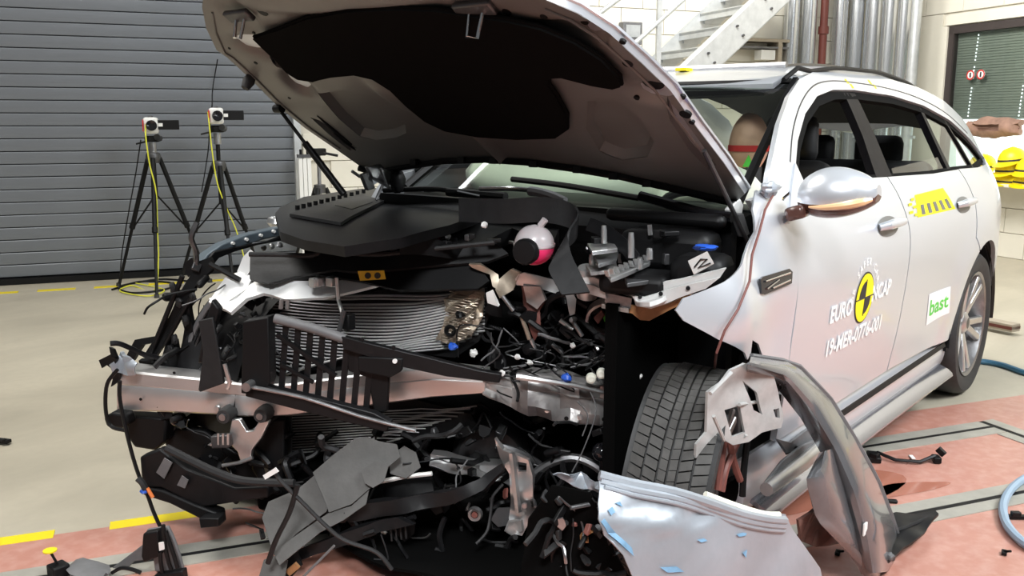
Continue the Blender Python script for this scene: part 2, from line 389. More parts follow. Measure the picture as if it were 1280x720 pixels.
# window wall: blocks, window with frame, blind and sill
WN0, WN1, WZ0, WZ1 = -5.02, -3.0, .76, 2.36
wb = struct(MB().box(RM(WIN_A + .12, -2.3, .38), (.2, 7.2, .76), RW).box(RM(WIN_A + .12, -2.3, 3.3), (.2, 7.2, 1.88), RW).box(RM(WIN_A + .12, -5.48, 1.56), (.2, .90, 1.62), RW).box(RM(WIN_A + .12, -1.0, 1.56), (.2, 4.0, 1.62), RW).build('wall_back', 'wall_joint', None, smooth=False))
blk2 = MB().box((0, 0, 0), (.03, .494, .244)).build('wall_block', 'wall_paint', None, smooth=False, bevel=.004)
for j in range(14):
    for i in range(8):
        n = -5.6 + i * .5 + (.25 if j % 2 else 0); z = .125 + j * .25
        if n > -2.6: continue
        if z - .12 < WZ1 and z + .12 > WZ0 and n + .24 > WN0 and n - .24 < WN1: continue
        place_copy(blk2, RM(WIN_A + .01, n, z), RW, wb)
bpy.data.objects.remove(blk); bpy.data.objects.remove(blk2)
for o in (o for o in list(C.objects) if o.name.startswith('wall_block')): pass
MB().box(RM(WIN_A + .0, -5.2, 1.56), (.034, .36, 1.6), RW).box(RM(WIN_A, -4.3, 2.42), (.034, 1.5, .1), RW).build('wall_render', 'wall_paint', wb, smooth=False)
win = struct(MB().box(RM(WIN_A + .04, WN0 + .035, (WZ0 + WZ1) / 2), (.07, .07, WZ1 - WZ0), RW).box(RM(WIN_A + .04, (WN0 + WN1) / 2, WZ1 - .04), (.07, WN1 - WN0, .08), RW).box(RM(WIN_A + .04, WN1 - .035, (WZ0 + WZ1) / 2), (.07, .07, WZ1 - WZ0), RW).box(RM(WIN_A + .04, (WN0 + WN1) / 2, WZ0 + .02), (.07, WN1 - WN0, .04), RW).build('window_1', 'frame_brown', None, smooth=False, bevel=.004))
quad('window_pane', [RM(WIN_A + .03, WN0 + .05, WZ0 + .03), RM(WIN_A + .03, WN1 - .05, WZ0 + .03), RM(WIN_A + .03, WN1 - .05, WZ1 - .06), RM(WIN_A + .03, WN0 + .05, WZ1 - .06)], 'pane', win)
quad('daylight_backing', [RM(WIN_A + .16, WN0, WZ0), RM(WIN_A + .16, WN1, WZ0), RM(WIN_A + .16, WN1, WZ1), RM(WIN_A + .16, WN0, WZ1)], 'daylight', win)
bl = MB().box((0, 0, 0), (.006, WN1 - WN0 - .12, .030), Matrix.Rotation(.35, 3, 'Y')).build('blind_slat', 'blind', None, smooth=False)
for i in range(33):
    place_copy(bl, RM(WIN_A + .09, (WN0 + WN1) / 2, 1.40 + i * .0275), RW, win)
bpy.data.objects.remove(bl)
for n in (-4.74, -4.12):
    mb = MB()
    for i in range(24):
        if i in (9, 10, 15): continue
        mb.box(RM(WIN_A + .075, n + .002 * i, 1.42 + i * .036), (.004, .011, .016), RW)
    mb.build('light_hole_row', 'daylight', win, smooth=False)
for n in (-4.70, -4.57):
    p = RM(WIN_A + .02, n, 1.84); st = MB().lathe([(0, .004), (.05, .004), (.05, 0)], p, -AX, 20).build('prohibition_sticker', 'white', win)
    MB().lathe([(.05, .005), (.036, .005)], p, -AX, 20).build('red_ring', 'red', st, recalc=False)
    MB().box(p - AX * .006, (.002, .018, .05), RW).build('pictogram', 'print_black', st, smooth=False)
MB().box(RM(WIN_A - .13, -4.0, .745), (.40, 2.3, .03), RW).build('window_sill', 'wall_paint', win, smooth=False, bevel=.004)
# hard hats on the sill
hat = empty('hard_hat', (0, 0, 0), 'x', 'helmet')
pr = [(0, .13), (.03, .128), (.07, .112), (.10, .08), (.115, .04), (.12, .0), (.116, 0), (.11, .035)]
MB().lathe(pr, (0, 0, 0), UZ, 24).build('shell', 'yellow', hat)
MB().grid(lambda u, v: V(((.112 + .075 * v * math.sin(PI * u)) * math.cos((u - .5) * 2.4), (.112 + .075 * v * math.sin(PI * u)) * math.sin((u - .5) * 2.4), .004 - .03 * v * math.sin(PI * u))), 14, 4).build('peak', 'yellow', hat, solid=.004)
MB().tube([V((-.112 * math.cos(t), 0, 0)) + V((0, .0, 0)) * 0 + V((.112 * math.cos(t) * 1 - .0, 0, .128 * math.sin(t) + .002)) + V((0, 0, 0)) for t in (.1,)] + [V((.118 * math.cos(t), 0, .13 * math.sin(t) + .002)) for t in [k * PI / 12 for k in range(1, 12)]], .005, 6).build('crown_ridge', 'yellow', hat)
MB().lathe([(.1205, .012), (.117, .028)], (0, 0, 0), UZ, 24).build('rim_seam', 'print_black', hat, recalc=False)
hats = [(1229, 205, 0, 'yellow hard hat at the bottom of the left stack beside the tailgate'), (1229, 181, 0, 'yellow hard hat topping the left stack on the window sill'),
        (1262, 211, 1, 'yellow hard hat lowest in the middle stack on the window sill'), (1264, 196, 1, 'yellow hard hat in the middle of the middle stack'), (1266, 180, 1, 'yellow hard hat topping the middle stack below the blind'),
        (1288, 210, 2, 'yellow hard hat low in the stack cut by the right picture edge'), (1289, 192, 2, 'yellow hard hat high in the stack cut by the right picture edge')]
zst = {0: (.76, .135), 1: (.76, .105), 2: (.76, .12)}; cnt = {}
for i, (px, py, st_, lab) in enumerate(hats):
    h = hat if i == 0 else copy_tree(hat)
    p = BA(px, 200, WIN_A - .19); k = cnt.get(st_, 0); cnt[st_] = k + 1
    h.location = V((p.x, p.y, zst[st_][0] + .004 + k * zst[st_][1])); h.rotation_euler = (.05 * (k - 1), .06 * k, math.atan2(AX.y, AX.x) + PI + (.5, -.25, .2)[st_] + .12 * k)
    h['label'] = lab; h['group'] = 'yellow hard hats stacked on the window sill'
    h.scale = (1.12, 1.12, 1.08)
p = BA(1247, 175, WIN_A - .0); b = MB(); 
b.grid(lambda u, v: V((p.x, p.y, 1.30)) + NX * ((u - .5) * .62) - AX * (.03 + .05 * math.sin(PI * v)) + UZ * ((v - .5) * .13 * (.35 + .65 * math.sin(PI * u)) + .03 * noise.noise(V((u * 5, v * 4, 1)))), 16, 10)
tag(b.build('cloth_bundle', 'cloth_brown', None, solid=.05), 'brown crumpled cloth bundle behind the yellow hard hats', 'cloth')
b = None
# vertical ducts in the corner by the window wall
dspec = [(986, 19, 'duct'), (1007, 20, 'duct'), (1046, 18, 'duct'), (1066, 19, 'duct'), (1087, 20, 'duct'), (1107, 18, 'duct'), (1125, 15, 'duct'), (1140, 13, 'galv')]
names = ['leftmost wide silver duct pipe beside the staircase', 'second silver duct pipe from the staircase left of the red pipe', 'first silver duct pipe right of the red pipe', 'second silver duct pipe right of the red pipe',
         'third silver duct pipe right of the red pipe', 'wide silver duct pipe, fourth right of the red pipe', 'narrow silver duct pipe next to the last grey conduit', 'thin grey conduit nearest the window wall corner']
for (px, wd, m), lab in zip(dspec, names):
    c0 = BN(px, 90, DOOR_N + .16 + max(0, px - 1075) * .0125); d_ = (c0 - CAMP).dot(FW); r = wd / FPX * d_ / 2 * .98
    t = empty('duct_pipe', (c0.x, c0.y, 0), lab, 'pipe', 'silver duct pipes in the corner')
    MB().lathe([(r, 0), (r, 3.6)], (0, 0, 0), UZ, 20).build('tube', m, t)
    for z in (.7, 1.7, 2.7): MB().lathe([(r, z - .02), (r * 1.06, z - .015), (r * 1.06, z + .015), (r, z + .02)], (0, 0, 0), UZ, 20).build('collar', 'galv', t)
    MB().box((0, 0, 1.2), (.03, .2, .03)).build('wall_bracket', 'galv', t); t.rotation_euler = (0, 0, math.atan2(NX.y, NX.x) - PI / 2)
c0 = BN(1028, 60, DOOR_N + .22)
t = empty('fire_pipe', (c0.x, c0.y, 0), 'dark red vertical pipe between the silver ducts', 'pipe')
MB().lathe([(.042, 0), (.042, 3.6)], (0, 0, 0), UZ, 16).build('tube', 'pipe_red', t); MB().lathe([(.042, 2.3), (.056, 2.3), (.056, 2.38), (.042, 2.38)], (0, 0, 0), UZ, 16).build('coupling', 'pipe_red', t)
# open-riser steel staircase along the wall
stc = empty('staircase', RM(4.6, DOOR_N + .7), 'grey galvanised steel staircase with open treads behind the car', 'staircase')
def rel(p): return V(p) - stc.location
ns0, ns1 = DOOR_N + .25, DOOR_N + 1.15
def stringer(pxa, pya, pxb, pyb, n, wpx):
    a, b_ = BN(pxa, pya, n), BN(pxb, pyb, n); d = (b_ - a).normalized(); nrm = NX.cross(d).normalized()
    a = a - d * .9; b_ = b_ + d * 1.2; wd = wpx / FPX * 8.2
    mb = MB(); mb.prism([rel(a - nrm * wd / 2), rel(b_ - nrm * wd / 2), rel(b_ + nrm * wd / 2), rel(a + nrm * wd / 2)], NX * .012)
    for sg in (-1, 1): mb.prism([rel(a + nrm * (sg * wd / 2 - .012)), rel(b_ + nrm * (sg * wd / 2 - .012)), rel(b_ + nrm * (sg * wd / 2 + .012)), rel(a + nrm * (sg * wd / 2 + .012))], NX * -.06)
    o = mb.build('stringer', 'galv', stc, smooth=False, bevel=.003)
    mb = MB()
    for k in range(8):
        q = a + (b_ - a) * (k + .5) / 8
        for sg in (-.22, .22): mb.lathe([(0, .02), (.012, .02), (.012, 0)], rel(q + nrm * wd * sg + NX * .012), NX, 8)
    mb.build('bolt', 'steel_dark', o)
    return a, b_
sa, sb = stringer(880, 80, 975, -10, ns1, 34)
# the far stringer: parallel, shifted towards the wall
mbs = MB(); dd = (sb - sa).normalized(); nrm = NX.cross(dd).normalized(); sh = NX * (ns0 - ns1)
mbs.prism([rel(sa + sh - nrm * .12), rel(sb + sh - nrm * .12), rel(sb + sh + nrm * .12), rel(sa + sh + nrm * .12)], NX * .012).build('stringer', 'galv', stc, smooth=False)
zz = .23
while zz < 3.0:
    k = (zz - sa.z) / (sb.z - sa.z); q = sa + (sb - sa) * k
    mb = MB().box(rel(q + NX * (ns0 - ns1) / 2), (.30, abs(ns1 - ns0) - .02, .035), RW).box(rel(q + NX * (ns0 - ns1) / 2 - AX * .14 - UZ * .025), (.02, abs(ns1 - ns0) - .02, .07), RW)
    tr = mb.build('tread', 'galv', stc, smooth=False, bevel=.002)
    MB().box(rel(q + NX * (ns0 - ns1) + AX * .0 + NX * .02 - UZ * .05), (.2, .015, .07), RW).build('tread_bracket', 'galv', tr, smooth=False)
    zz += .20
for (x0, y0, x1, y1) in ((742, 22, 782, -8), (796, 52, 862, -8)):
    a, b_ = BN(x0, y0, ns1 + .05), BN(x1, y1, ns1 + .05); d = b_ - a
    MB().tube([rel(a - d * .8), rel(b_ + d * .6)], .022, 10).build('handrail', 'galv', stc)
a = BN(822, 90, ns1 + .05)
MB().box(rel(V((a.x, a.y, 1.7))), (.045, .03, 3.4), RW).build('baluster', 'galv', stc, smooth=False)
# wall cabinet and wooden shelf behind the stairs
c0 = BN(788, 42, DOOR_N + .05); t = empty('switch_box', c0, 'small grey switch box on the white wall behind the staircase', 'switch box')
MB().box((0, 0, 0), (.22, .1, .22), RW).build('housing', 'plastic_grey', t, smooth=False, bevel=.006); MB().box(NX * .055 + UZ * .02, (.16, .01, .12), RW).build('cover', 'galv', t, smooth=False)
t = empty('board_shelf', BN(940, 50, DOOR_N + .1), 'pale wooden shelf frame on the wall under the stairs', 'shelf')
L0 = t.location
MB().box(BN(945, 51, DOOR_N + .12) - L0, (.75, .2, .03), RW).build('top_board', 'wood', t, smooth=False)
MB().box(BN(968, 66, DOOR_N + .12) - L0, (.05, .2, .26), RW).build('side_board', 'wood', t, smooth=False)
MB().box(BN(945, 60, DOOR_N + .12) - L0, (.7, .2, .02), RW).build('lower_board', 'plastic_grey', t, smooth=False)
MB().box(BN(956, 69, DOOR_N + .16) - L0, (.18, .12, .1), RW).build('bin', 'white', t, smooth=False)
# aluminium profile post by the door's end
c0 = BN(382, 240, DOOR_N + .25); t = empty('profile_post', (c0.x, c0.y, 0), 'white aluminium profile post standing by the roller door end', 'post')
top = BN(378, 198, DOOR_N + .25).z
for k, dx in enumerate((-.038, 0, .038)): MB().box(AX * dx + UZ * top / 2, (.034, .06, top), RW).build('profile', 'white', t, smooth=False, bevel=.004)
MB().box(UZ * (top + .02), (.12, .07, .03), RW).build('end_cap', 'steel_dark', t, smooth=False)
for k in (-.03, .03): MB().lathe([(.012, 0), (.012, .05), (0, .05)], AX * k + UZ * (top + .03), UZ, 10).build('bolt', 'black', t)
# ------------------------------------------------------------------ tripods with camcorders
def leg(t, p0, p1, dark='black'):
    p0, p1 = V(p0), V(p1); L = (p1 - p0)
    o = MB().tube([p0, p0 + L * .52], .019, 8).build('leg', dark, t); MB().tube([p0 + L * .50, p0 + L * .54], .024, 8).build('clamp', 'black', o)
    MB().tube([p0 + L * .5, p1], .013, 8).build('lower_leg', dark, o); MB().lathe([(.0, -.0), (.022, 0), (.018, .03)], p1, UZ, 8).build('foot', 'rubber', o)
def tripod(px, n, pyhead, ang, spread, label, pyshoulder, legs=None):
    h = BN(px, pyhead, n); t = empty('camera_tripod', (h.x, h.y, 0), label, 'tripod', 'black camera tripods in front of the roller door')
    zs = BN(px, pyshoulder, n).z; zt = h.z
    MB().tube([(0, 0, zs - .32), (0, 0, zt - .05)], .017, 10).build('centre_column', 'black', t)
    MB().lathe([(.0, zs + .04), (.05, zs + .03), (.06, zs), (.045, zs - .05), (0, zs - .05)], (0, 0, 0), UZ, 12).build('shoulder', 'steel_dark', t)
    MB().lathe([(0, zt - .13), (.03, zt - .13), (.03, zt - .04), (0, zt - .04)], (0, 0, 0), UZ, 12).build('head_base', 'steel', t)
    hd = MB().box((0, 0, zt - .01), (.1, .07, .05)).build('pan_head', 'black', t, bevel=.01)
    MB().lathe([(0, .03), (.026, .03), (.026, -.03), (0, -.03)], V((0, 0, zt)) + RT * .05, -FW, 12).build('knob', 'steel_dark', hd)
    MB().tube([V((0, 0, zt - .02)), V((0, 0, zt - .05)) - RT * .13], .008, 6).build('pan_handle', 'black', t)
    for k in range(3):
        an = ang + k * 2 * PI / 3; d = V((math.cos(an), math.sin(an), 0))
        leg(t, d * .05 + UZ * (zs - .01), d * spread + UZ * .0)
        MB().tube([d * spread * .52 + UZ * zs * .48, V((0, 0, zs - .30))], .007, 6).build('brace', 'black', t)
    # camcorder stands on the head
    c = empty('camcorder', (h.x, h.y, zt + .015), 'x', 'camcorder', 'camcorders on the tripods'); c.scale = (1.3, 1.3, 1.3)
    f = -FW; f = V((f.x, f.y, 0)).normalized(); f = (f + RT * .35).normalized(); sd = UZ.cross(f); R = Matrix((f, sd, UZ)).transposed()
    MB().box(R @ V((0, 0, .062)), (.15, .085, .098), R).build('body', 'white', c, bevel=.014)
    MB().box(R @ V((.02, -.044, .062)), (.12, .006, .07), R).build('side_panel', 'red', c, bevel=.002)
    ln = MB().lathe([(.026, .06), (.032, .075), (.032, .110), (.027, .110), (.0, .10)], R @ V((0, .005, .062)), f, 18).build('lens', 'black_gloss', c)
    MB().box(R @ V((.06, .10, .066)), (.012, .125, .058), R).build('flip_screen', 'black', c, bevel=.004)
    MB().box(R @ V((.068, .055, .066)), (.004, .026, .02), R).build('logo_plate', 'white', c, smooth=False)
    MB().box(R @ V((0, 0, .112)), (.09, .03, .016), R).build('top_grip', 'steel_dark', c, bevel=.005)
    return t, c, zt
t1, c1, z1 = tripod(190, -5.25, 172, .95, .42, 'black tripod standing nearest the left picture edge, legs wide', 196)
t2, c2, z2 = tripod(271, -5.15, 160, 1.15, .40, 'black tripod with raised column, right of the other one', 206)
c1['label'] = 'white and red camcorder on the left tripod'; c2['label'] = 'white camcorder on the taller right-hand tripod'
def leg_only(px, n, py, lab):
    h = BN(px, py, n); t = empty('camera_tripod', (h.x, h.y, 0), lab, 'tripod', 'black camera tripods in front of the roller door')
    MB().tube([(0, 0, .5), (0, 0, h.z - .02)], .016, 8).build('centre_column', 'steel', t)
    MB().lathe([(0, .04), (.05, .03), (.05, -.04), (0, -.04)], (0, 0, h.z - .3), UZ, 10).build('shoulder', 'steel_dark', t)
    MB().box((0, 0, h.z), (.11, .08, .06)).build('pan_head', 'black', t, bevel=.01)
    MB().tube([V((0, 0, h.z)), V((0, 0, h.z - .03)) + RT * .16], .012, 6).build('pan_handle', 'black', t)
    for k in range(3):
        d = V((math.cos(.6 + k * 2.094), math.sin(.6 + k * 2.094), 0)); leg(t, d * .05 + UZ * (h.z - .3), d * .42)
leg_only(398, -5.0, 190, 'black tripod half hidden behind the raised hood strut')
# cables
def cable(name, pts, r, m, lab, cat, group=None): return tag(MB().tube(smoothpath(pts, 8), r, 8).build(name, m), lab, cat, group)
n1 = -5.1
cable('yellow_cable', [BN(183, 150, -5.2), BN(182, 168, n1), BN(187, 205, n1), BN(195, 240, n1), BN(197, 290, n1), BN(198, 325, n1), V((BN(192, 352, n1).x, BN(192, 352, n1).y, .012)), BZ(165, 357, .012), BZ(150, 364, .012), BZ(185, 370, .012), BZ(205, 362, .012), BZ(170, 354, .012)], .0055, 'cable_yellow', 'yellow cable hanging from the left camcorder to a loop on the floor', 'cable')
cable('yellow_cable', [BN(260, 140, -5.1), BN(262, 160, -5.0), BN(266, 195, -5.0), BN(272, 230, -5.0), BN(284, 262, -5.0), BN(296, 290, -5.0), BN(310, 340, -5.0)], .005, 'cable_yellow', 'yellow cable hanging from the right camcorder', 'cable')
cable('black_cable', [BZ(140, 362, .01), BZ(175, 352, .01), BZ(215, 354, .01), BZ(205, 362, .01), BZ(165, 366, .01), BZ(150, 358, .01), BZ(200, 349, .01), BZ(240, 352, .01)], .008, 'black', 'black cable coiled on the floor under the left tripod', 'cable')
cable('black_cable', [BN(272, 74, DOOR_N + .06), BN(266, 110, DOOR_N + .06), BN(265, 133, -5.3), BN(262, 160, -5.3), BN(260, 190, DOOR_N + .1), BN(252, 240, DOOR_N + .06)], .005, 'black', 'thin black wire running down the roller door to the right camcorder', 'cable')
cable('black_cable', [BN(176, 175, -5.2), BN(170, 215, -5.4), BN(160, 270, -5.5), BN(152, 320, -5.6), BZ(150, 358, .01)], .005, 'black', 'thin black wire hanging behind the left tripod', 'cable')
cable('hose', [BZ(1300, 471, .016), BZ(1278, 465, .016), BZ(1255, 457, .016), BZ(1236, 453, .016), BZ(1215, 451, .016)], .016, 'hose_blue', 'dark blue hose on the floor behind the rear wheel', 'hose')
cable('hose', [BZ(1300, 590, .02), BZ(1278, 600, .02), BZ(1262, 614, .02), BZ(1254, 632, .02), BZ(1257, 652, .02), BZ(1268, 668, .02), BZ(1285, 682, .02), BZ(1310, 692, .02)], .015, 'hose_pale', 'pale blue hose looping on the red floor at the right edge', 'hose')

# long fluorescent ceiling fitting over the roller-door side (mirrored in the windscreen)
lc = V((-2.5, -4.42, 4.5)); t = empty('ceiling_lamp', lc, 'long white fluorescent ceiling lamp hanging above the roller door side', 'lamp')
MB().box(UZ * .06, (3.0, .16, .06), RW).build('housing', 'white', t, smooth=False, bevel=.006)
for s_ in (-.035, .035): MB().tube([AX * -1.45 + NX * s_, AX * 1.45 + NX * s_], .022, 10).build('fluorescent_tube', 'tube_light', t)
for s_ in (-1.2, 1.2): MB().tube([AX * s_ + UZ * .08, AX * s_ + UZ * .9], .004, 6).build('suspension_wire', 'steel', t)
# ================================================================== THE CAR: shell
car = empty('car', (-1.4, 0, 0), 'silver SUV with smashed front end, open hood and test stickers on its doors', 'car')
class _P:                                     # parts are modelled in car coordinates; the empty stands under the car's middle
    pass
def part(o):
    return o
CAR0 = V((-1.4, 0, 0))
def interp(x, tab):
    if x <= tab[0][0]: return tab[0][1]
    for (x0, y0), (x1, y1) in zip(tab, tab[1:]):
        if x <= x1:
            t = (x - x0) / (x1 - x0); return y0 + (y1 - y0) * t
    return tab[-1][1]
def spl(x, tab):                              # smooth (monotone-ish) interpolation
    n = len(tab)
    if x <= tab[0][0]: return tab[0][1]
    if x >= tab[-1][0]: return tab[-1][1]
    for i in range(n - 1):
        if x <= tab[i + 1][0]:
            x0, y0 = tab[i]; x1, y1 = tab[i + 1]; h = x1 - x0
            m0 = (tab[i + 1][1] - tab[max(i - 1, 0)][1]) / (tab[i + 1][0] - tab[max(i - 1, 0)][0])
            m1 = (tab[min(i + 2, n - 1)][1] - tab[i][1]) / (tab[min(i + 2, n - 1)][0] - tab[i][0])
            t = (x - x0) / h
            return (2 * t**3 - 3 * t**2 + 1) * y0 + (t**3 - 2 * t**2 + t) * h * m0 + (-2 * t**3 + 3 * t**2) * y1 + (t**3 - t**2) * h * m1
WZ = [(.10, .84), (.2, .868), (.3, .89), (.40, .898), (.5, .912), (.62, .925), (.75, .936), (.86, .940), (.93, .934), (1.0, .916), (1.08, .882), (1.15, .838), (1.3, .752), (1.45, .664), (1.52, .612), (1.57, .56)]
def SY(x, z):
    y = spl(z, WZ)
    if x < -2.75: t = -2.75 - x; y -= .10 * t * t + .05 * max(0, t - .55) ** 2 * 6
    if x > -.6: t = x + .6; y -= .045 * t * t
    # wheel-arch swell at the rear
    d = math.hypot(x + 2.87, (z - .36)); y += .022 * math.exp(-((d - .45) / .14) ** 2) * (1 if z < 1 else 0)
    return y
def side(x, z): return V((x, SY(x, z), z))
def sideR(x, z): return V((x, -SY(x, z), z))
def sideo(off):
    def f(x, z):
        h = .004; a = side(x + h, z) - side(x - h, z); b = side(x, z + h) - side(x, z - h); n = b.cross(a).normalized()
        if n.y < 0: n = -n
        return side(x, z) + n * off
    return f
def arcpts(cx, cz, r, a0, a1, n): return [(cx + r * math.cos(a0 + (a1 - a0) * i / n), cz + r * math.sin(a0 + (a1 - a0) * i / n)) for i in range(n + 1)]
G = .0035
RA = math.radians
fd = [(-.545, .385), (-.535, .70), (-.55, 1.0), (-.60, 1.118), (-.76, 1.150), (-1.2, 1.150), (-1.60, 1.140), (-1.628, .95), (-1.625, .60), (-1.60, .385)]
patch('front_door_panel', fd, side, 'silver', car, .025, .02, offs=-1)
arch = arcpts(-2.87, .36, .415, RA(18), RA(92), 12)
rd = [(-1.612, .385), (-1.634, .60), (-1.638, .95), (-1.61, 1.140), (-2.2, 1.128), (-2.62, 1.130), (-2.66, 1.0), (-2.60, .82)] + [p for p in arcpts(-2.87, .36, .42, RA(66), RA(2), 10)] + [(-2.42, .36), (-2.30, .36)]
patch('rear_door_panel', rd, side, 'silver', car, .03, .02, offs=-1)
qp = [(-2.632, 1.132), (-2.672, 1.0), (-2.615, .82)] + [p for p in arcpts(-2.87, .36, .42, RA(68), RA(178), 16)] + [(-3.42, .40), (-3.60, .55), (-3.68, .80), (-3.66, 1.0), (-3.60, 1.12), (-3.45, 1.16), (-3.30, 1.13), (-3.0, 1.125)]
patch('quarter_panel', qp, side, 'silver', car, .05, .02, offs=-1)
patch('quarter_panel', qp, sideR, 'silver', car, .08, .02, offs=1)
# right-hand doors (hidden from here, seen only through the cabin)
patch('front_door_panel', fd, sideR, 'silver', car, .10, .02, offs=1); patch('rear_door_panel', rd, sideR, 'silver', car, .10, .02, offs=1)
# cant rail with A- and C-pillar
outer = [(-.47, 1.115), (-.60, 1.20), (-.85, 1.345), (-1.05, 1.44), (-1.22, 1.497), (-1.42, 1.532), (-1.7, 1.552), (-2.2, 1.552), (-2.7, 1.515), (-3.05, 1.455), (-3.35, 1.36), (-3.60, 1.22), (-3.66, 1.12)]
inner = [(-3.42, 1.165), (-3.36, 1.18), (-3.22, 1.26), (-2.95, 1.355), (-2.6, 1.425), (-2.2, 1.462), (-1.75, 1.474), (-1.5, 1.468), (-1.3, 1.44), (-1.1, 1.375), (-.92, 1.285), (-.78, 1.19), (-.735, 1.150), (-.60, 1.125), (-.53, 1.09)]
for sf, nm in ((side, 1), (sideR, -1)):
    patch('cant_rail', outer + inner, sf, 'silver', car, .025 if nm > 0 else .07, .02, offs=-1 if nm > 0 else 1, ang=60)
# black window frames, B-pillar, waist trims
def framestrip(name, a, b, m, parent, sf=side, thick=.018, sg=-1): return patch(name, a + b[::-1], sf, m, parent, .04, thick, offs=sg)
inn = inner[::-1][2:]                         # from the A-pillar base to the rear
def shrink(pts, d): 
    out = []
    for i, (x, z) in enumerate(pts):
        a = V(pts[max(i - 1, 0)]); b = V(pts[min(i + 1, len(pts) - 1)]); t = (b - a).normalized(); nn = V((-t.y, t.x))
        if nn.y > 0: nn = -nn
        out.append((x + nn.x * d, z + nn.y * d))
    return out
def so(off): 
    g = sideo(off); return g
def soR(off):
    g = sideo(off)
    def f(x, z): p = g(x, z); return V((p.x, -p.y, p.z))
    return f
for sf, sg in ((so(-.012), -1), (soR(-.012), 1)):
    framestrip('window_frame', inn, shrink(inn, .030), 'trim_black', car, sf, .02, sg)
    framestrip('waist_trim', [(-.74, 1.150), (-1.2, 1.150), (-1.6, 1.140), (-2.2, 1.130), (-2.62, 1.133), (-3.0, 1.128), (-3.3, 1.135)], [(-.76, 1.168), (-1.2, 1.166), (-1.6, 1.156), (-2.2, 1.146), (-2.62, 1.149), (-3.0, 1.146), (-3.33, 1.165)], 'trim_black', car, sf, .02, sg)
    framestrip('pillar_trim', [(-1.52, 1.14), (-1.60, 1.30), (-1.64, 1.468)], [(-1.70, 1.14), (-1.745, 1.30), (-1.77, 1.468)], 'pillar_black', car, sf, .03, sg)
    framestrip('pillar_trim', [(-2.50, 1.14), (-2.53, 1.30), (-2.56, 1.43)], [(-2.555, 1.14), (-2.575, 1.30), (-2.60, 1.425)], 'pillar_black', car, sf, .03, sg)
    framestrip('pillar_trim', [(-2.96, 1.13), (-2.93, 1.25), (-2.88, 1.37)], [(-2.985, 1.13), (-2.955, 1.25), (-2.905, 1.365)], 'black', car, sf, .02, sg)
for nm, a in (('quarter_glass', [(-2.575, 1.145), (-2.94, 1.145), (-2.91, 1.25), (-2.86, 1.35), (-2.60, 1.41)]), ('quarter_glass', [(-2.985, 1.145), (-3.30, 1.16), (-3.20, 1.235), (-2.95, 1.33), (-2.92, 1.34), (-2.96, 1.25)])):
    patch(nm, a, so(-.02), 'side_glass', car, .08, 0); patch(nm, a, soR(-.02), 'side_glass', car, .08, 0)
patch('rear_door_glass', [(-1.75, 1.14), (-2.5, 1.14), (-2.5, 1.20), (-1.77, 1.175)], so(-.02), 'side_glass', car, .08, 0)
# bright frame seams
def seam(name, pts, r, m, off=.001, n=6): 
    g = so(off); return MB().tube([g(*p) for p in [tuple(q) for q in smoothpath([V((a, b, 0)) for a, b in pts], n)] for p in [(p[0], p[1])]], r, 6).build(name, m, car)
seam('door_seam', [(x, z + .032) for x, z in inn[1:-2]], .0035, 'steel_dark', -.001)
0 and seam('body_crease', [(-.62, .855), (-1.2, .895), (-1.7, .925), (-2.3, .95), (-2.62, .96)], .003, 'silver', -.001)
# sill
def sillf(u, v):
    x = -.35 - 2.13 * u; an = v * PI * .95; return V((x, .872 + .035 * math.sin(an) - .03 * v, .375 - .20 * v))
MB().grid(sillf, 14, 9).build('sill_panel', 'silver', car, solid=.02)
MB().grid(lambda u, v: V((-.42 - 2.02 * u, .862 + .085 * math.sin(v * PI * .8), .245 - .085 * v + .012 * math.sin(u * PI))), 20, 7).build('side_skirt', 'skirt', car, solid=.015)
MB().grid(lambda u, v: V((-.6 - 1.8 * u, .908 + .006 * v, .350 - .018 * v)), 16, 3).build('skirt_groove', 'black', car, solid=.008)
MB().box((-1.4, 0, .23), (2.2, 1.64, .10)).build('floor_pan', 'black', car)
MB().box((-3.25, 0, .45), (.75, 1.30, .40)).build('rear_floor', 'black', car)
# roof
RZ = [(-3.7, 1.25), (-3.5, 1.37), (-3.2, 1.475), (-2.8, 1.552), (-2.3, 1.598), (-1.8, 1.588), (-1.5, 1.556), (-1.3, 1.515), (-1.18, 1.483)]
def roofs(x, y):
    yr = SY(x, min(1.552, interp(-x, [(-b[0], b[1]) for b in outer]))) if x < -1.18 else .6
    q = min(1, abs(y) / .62); e = interp(-x, [(-b[0], b[1]) for b in outer])
    return V((x, y, spl(x, RZ) * (1 - q ** 4) + (e - .01) * q ** 4 if x < -1.3 else spl(x, RZ) + (.02 * q ** 4 if x < -1.2 else .0)))
ro = [(-1.18, -.55), (-1.16, 0), (-1.18, .55), (-1.40, .585), (-1.8, .575), (-2.4, .565), (-3.0, .53), (-3.5, .47), (-3.62, 0), (-3.5, -.47), (-3.0, -.53), (-2.4, -.565), (-1.8, -.575), (-1.40, -.585)]
patch('roof_panel', ro, roofs, 'silver', car, .06, .02, offs=-1, ang=70)
patch('sunroof_glass', [(-1.62, -.40), (-1.62, .40), (-2.7, .40), (-2.7, -.40)], lambda x, y: roofs(x, y) + UZ * .006, 'black_gloss', car, .1, .01)
for sg in (-1, 1):
    MB().tube([roofs(x, sg * (.595 if x > -2 else .595 - .03 * (-2 - x))) + UZ * (.012) for x in [-1.17 - i * .12 for i in range(19)]], .009, 6).build('roof_gutter', 'black', car)
    0 and MB().tube(smoothpath([roofs(-1.75, sg * .50), roofs(-1.85, sg * .50) + UZ * .035, roofs(-2.4, sg * .50) + UZ * .045, roofs(-3.0, sg * .46) + UZ * .04, roofs(-3.12, sg * .45)], 6), .014, 8).build('roof_rail', 'alu_satin', car)
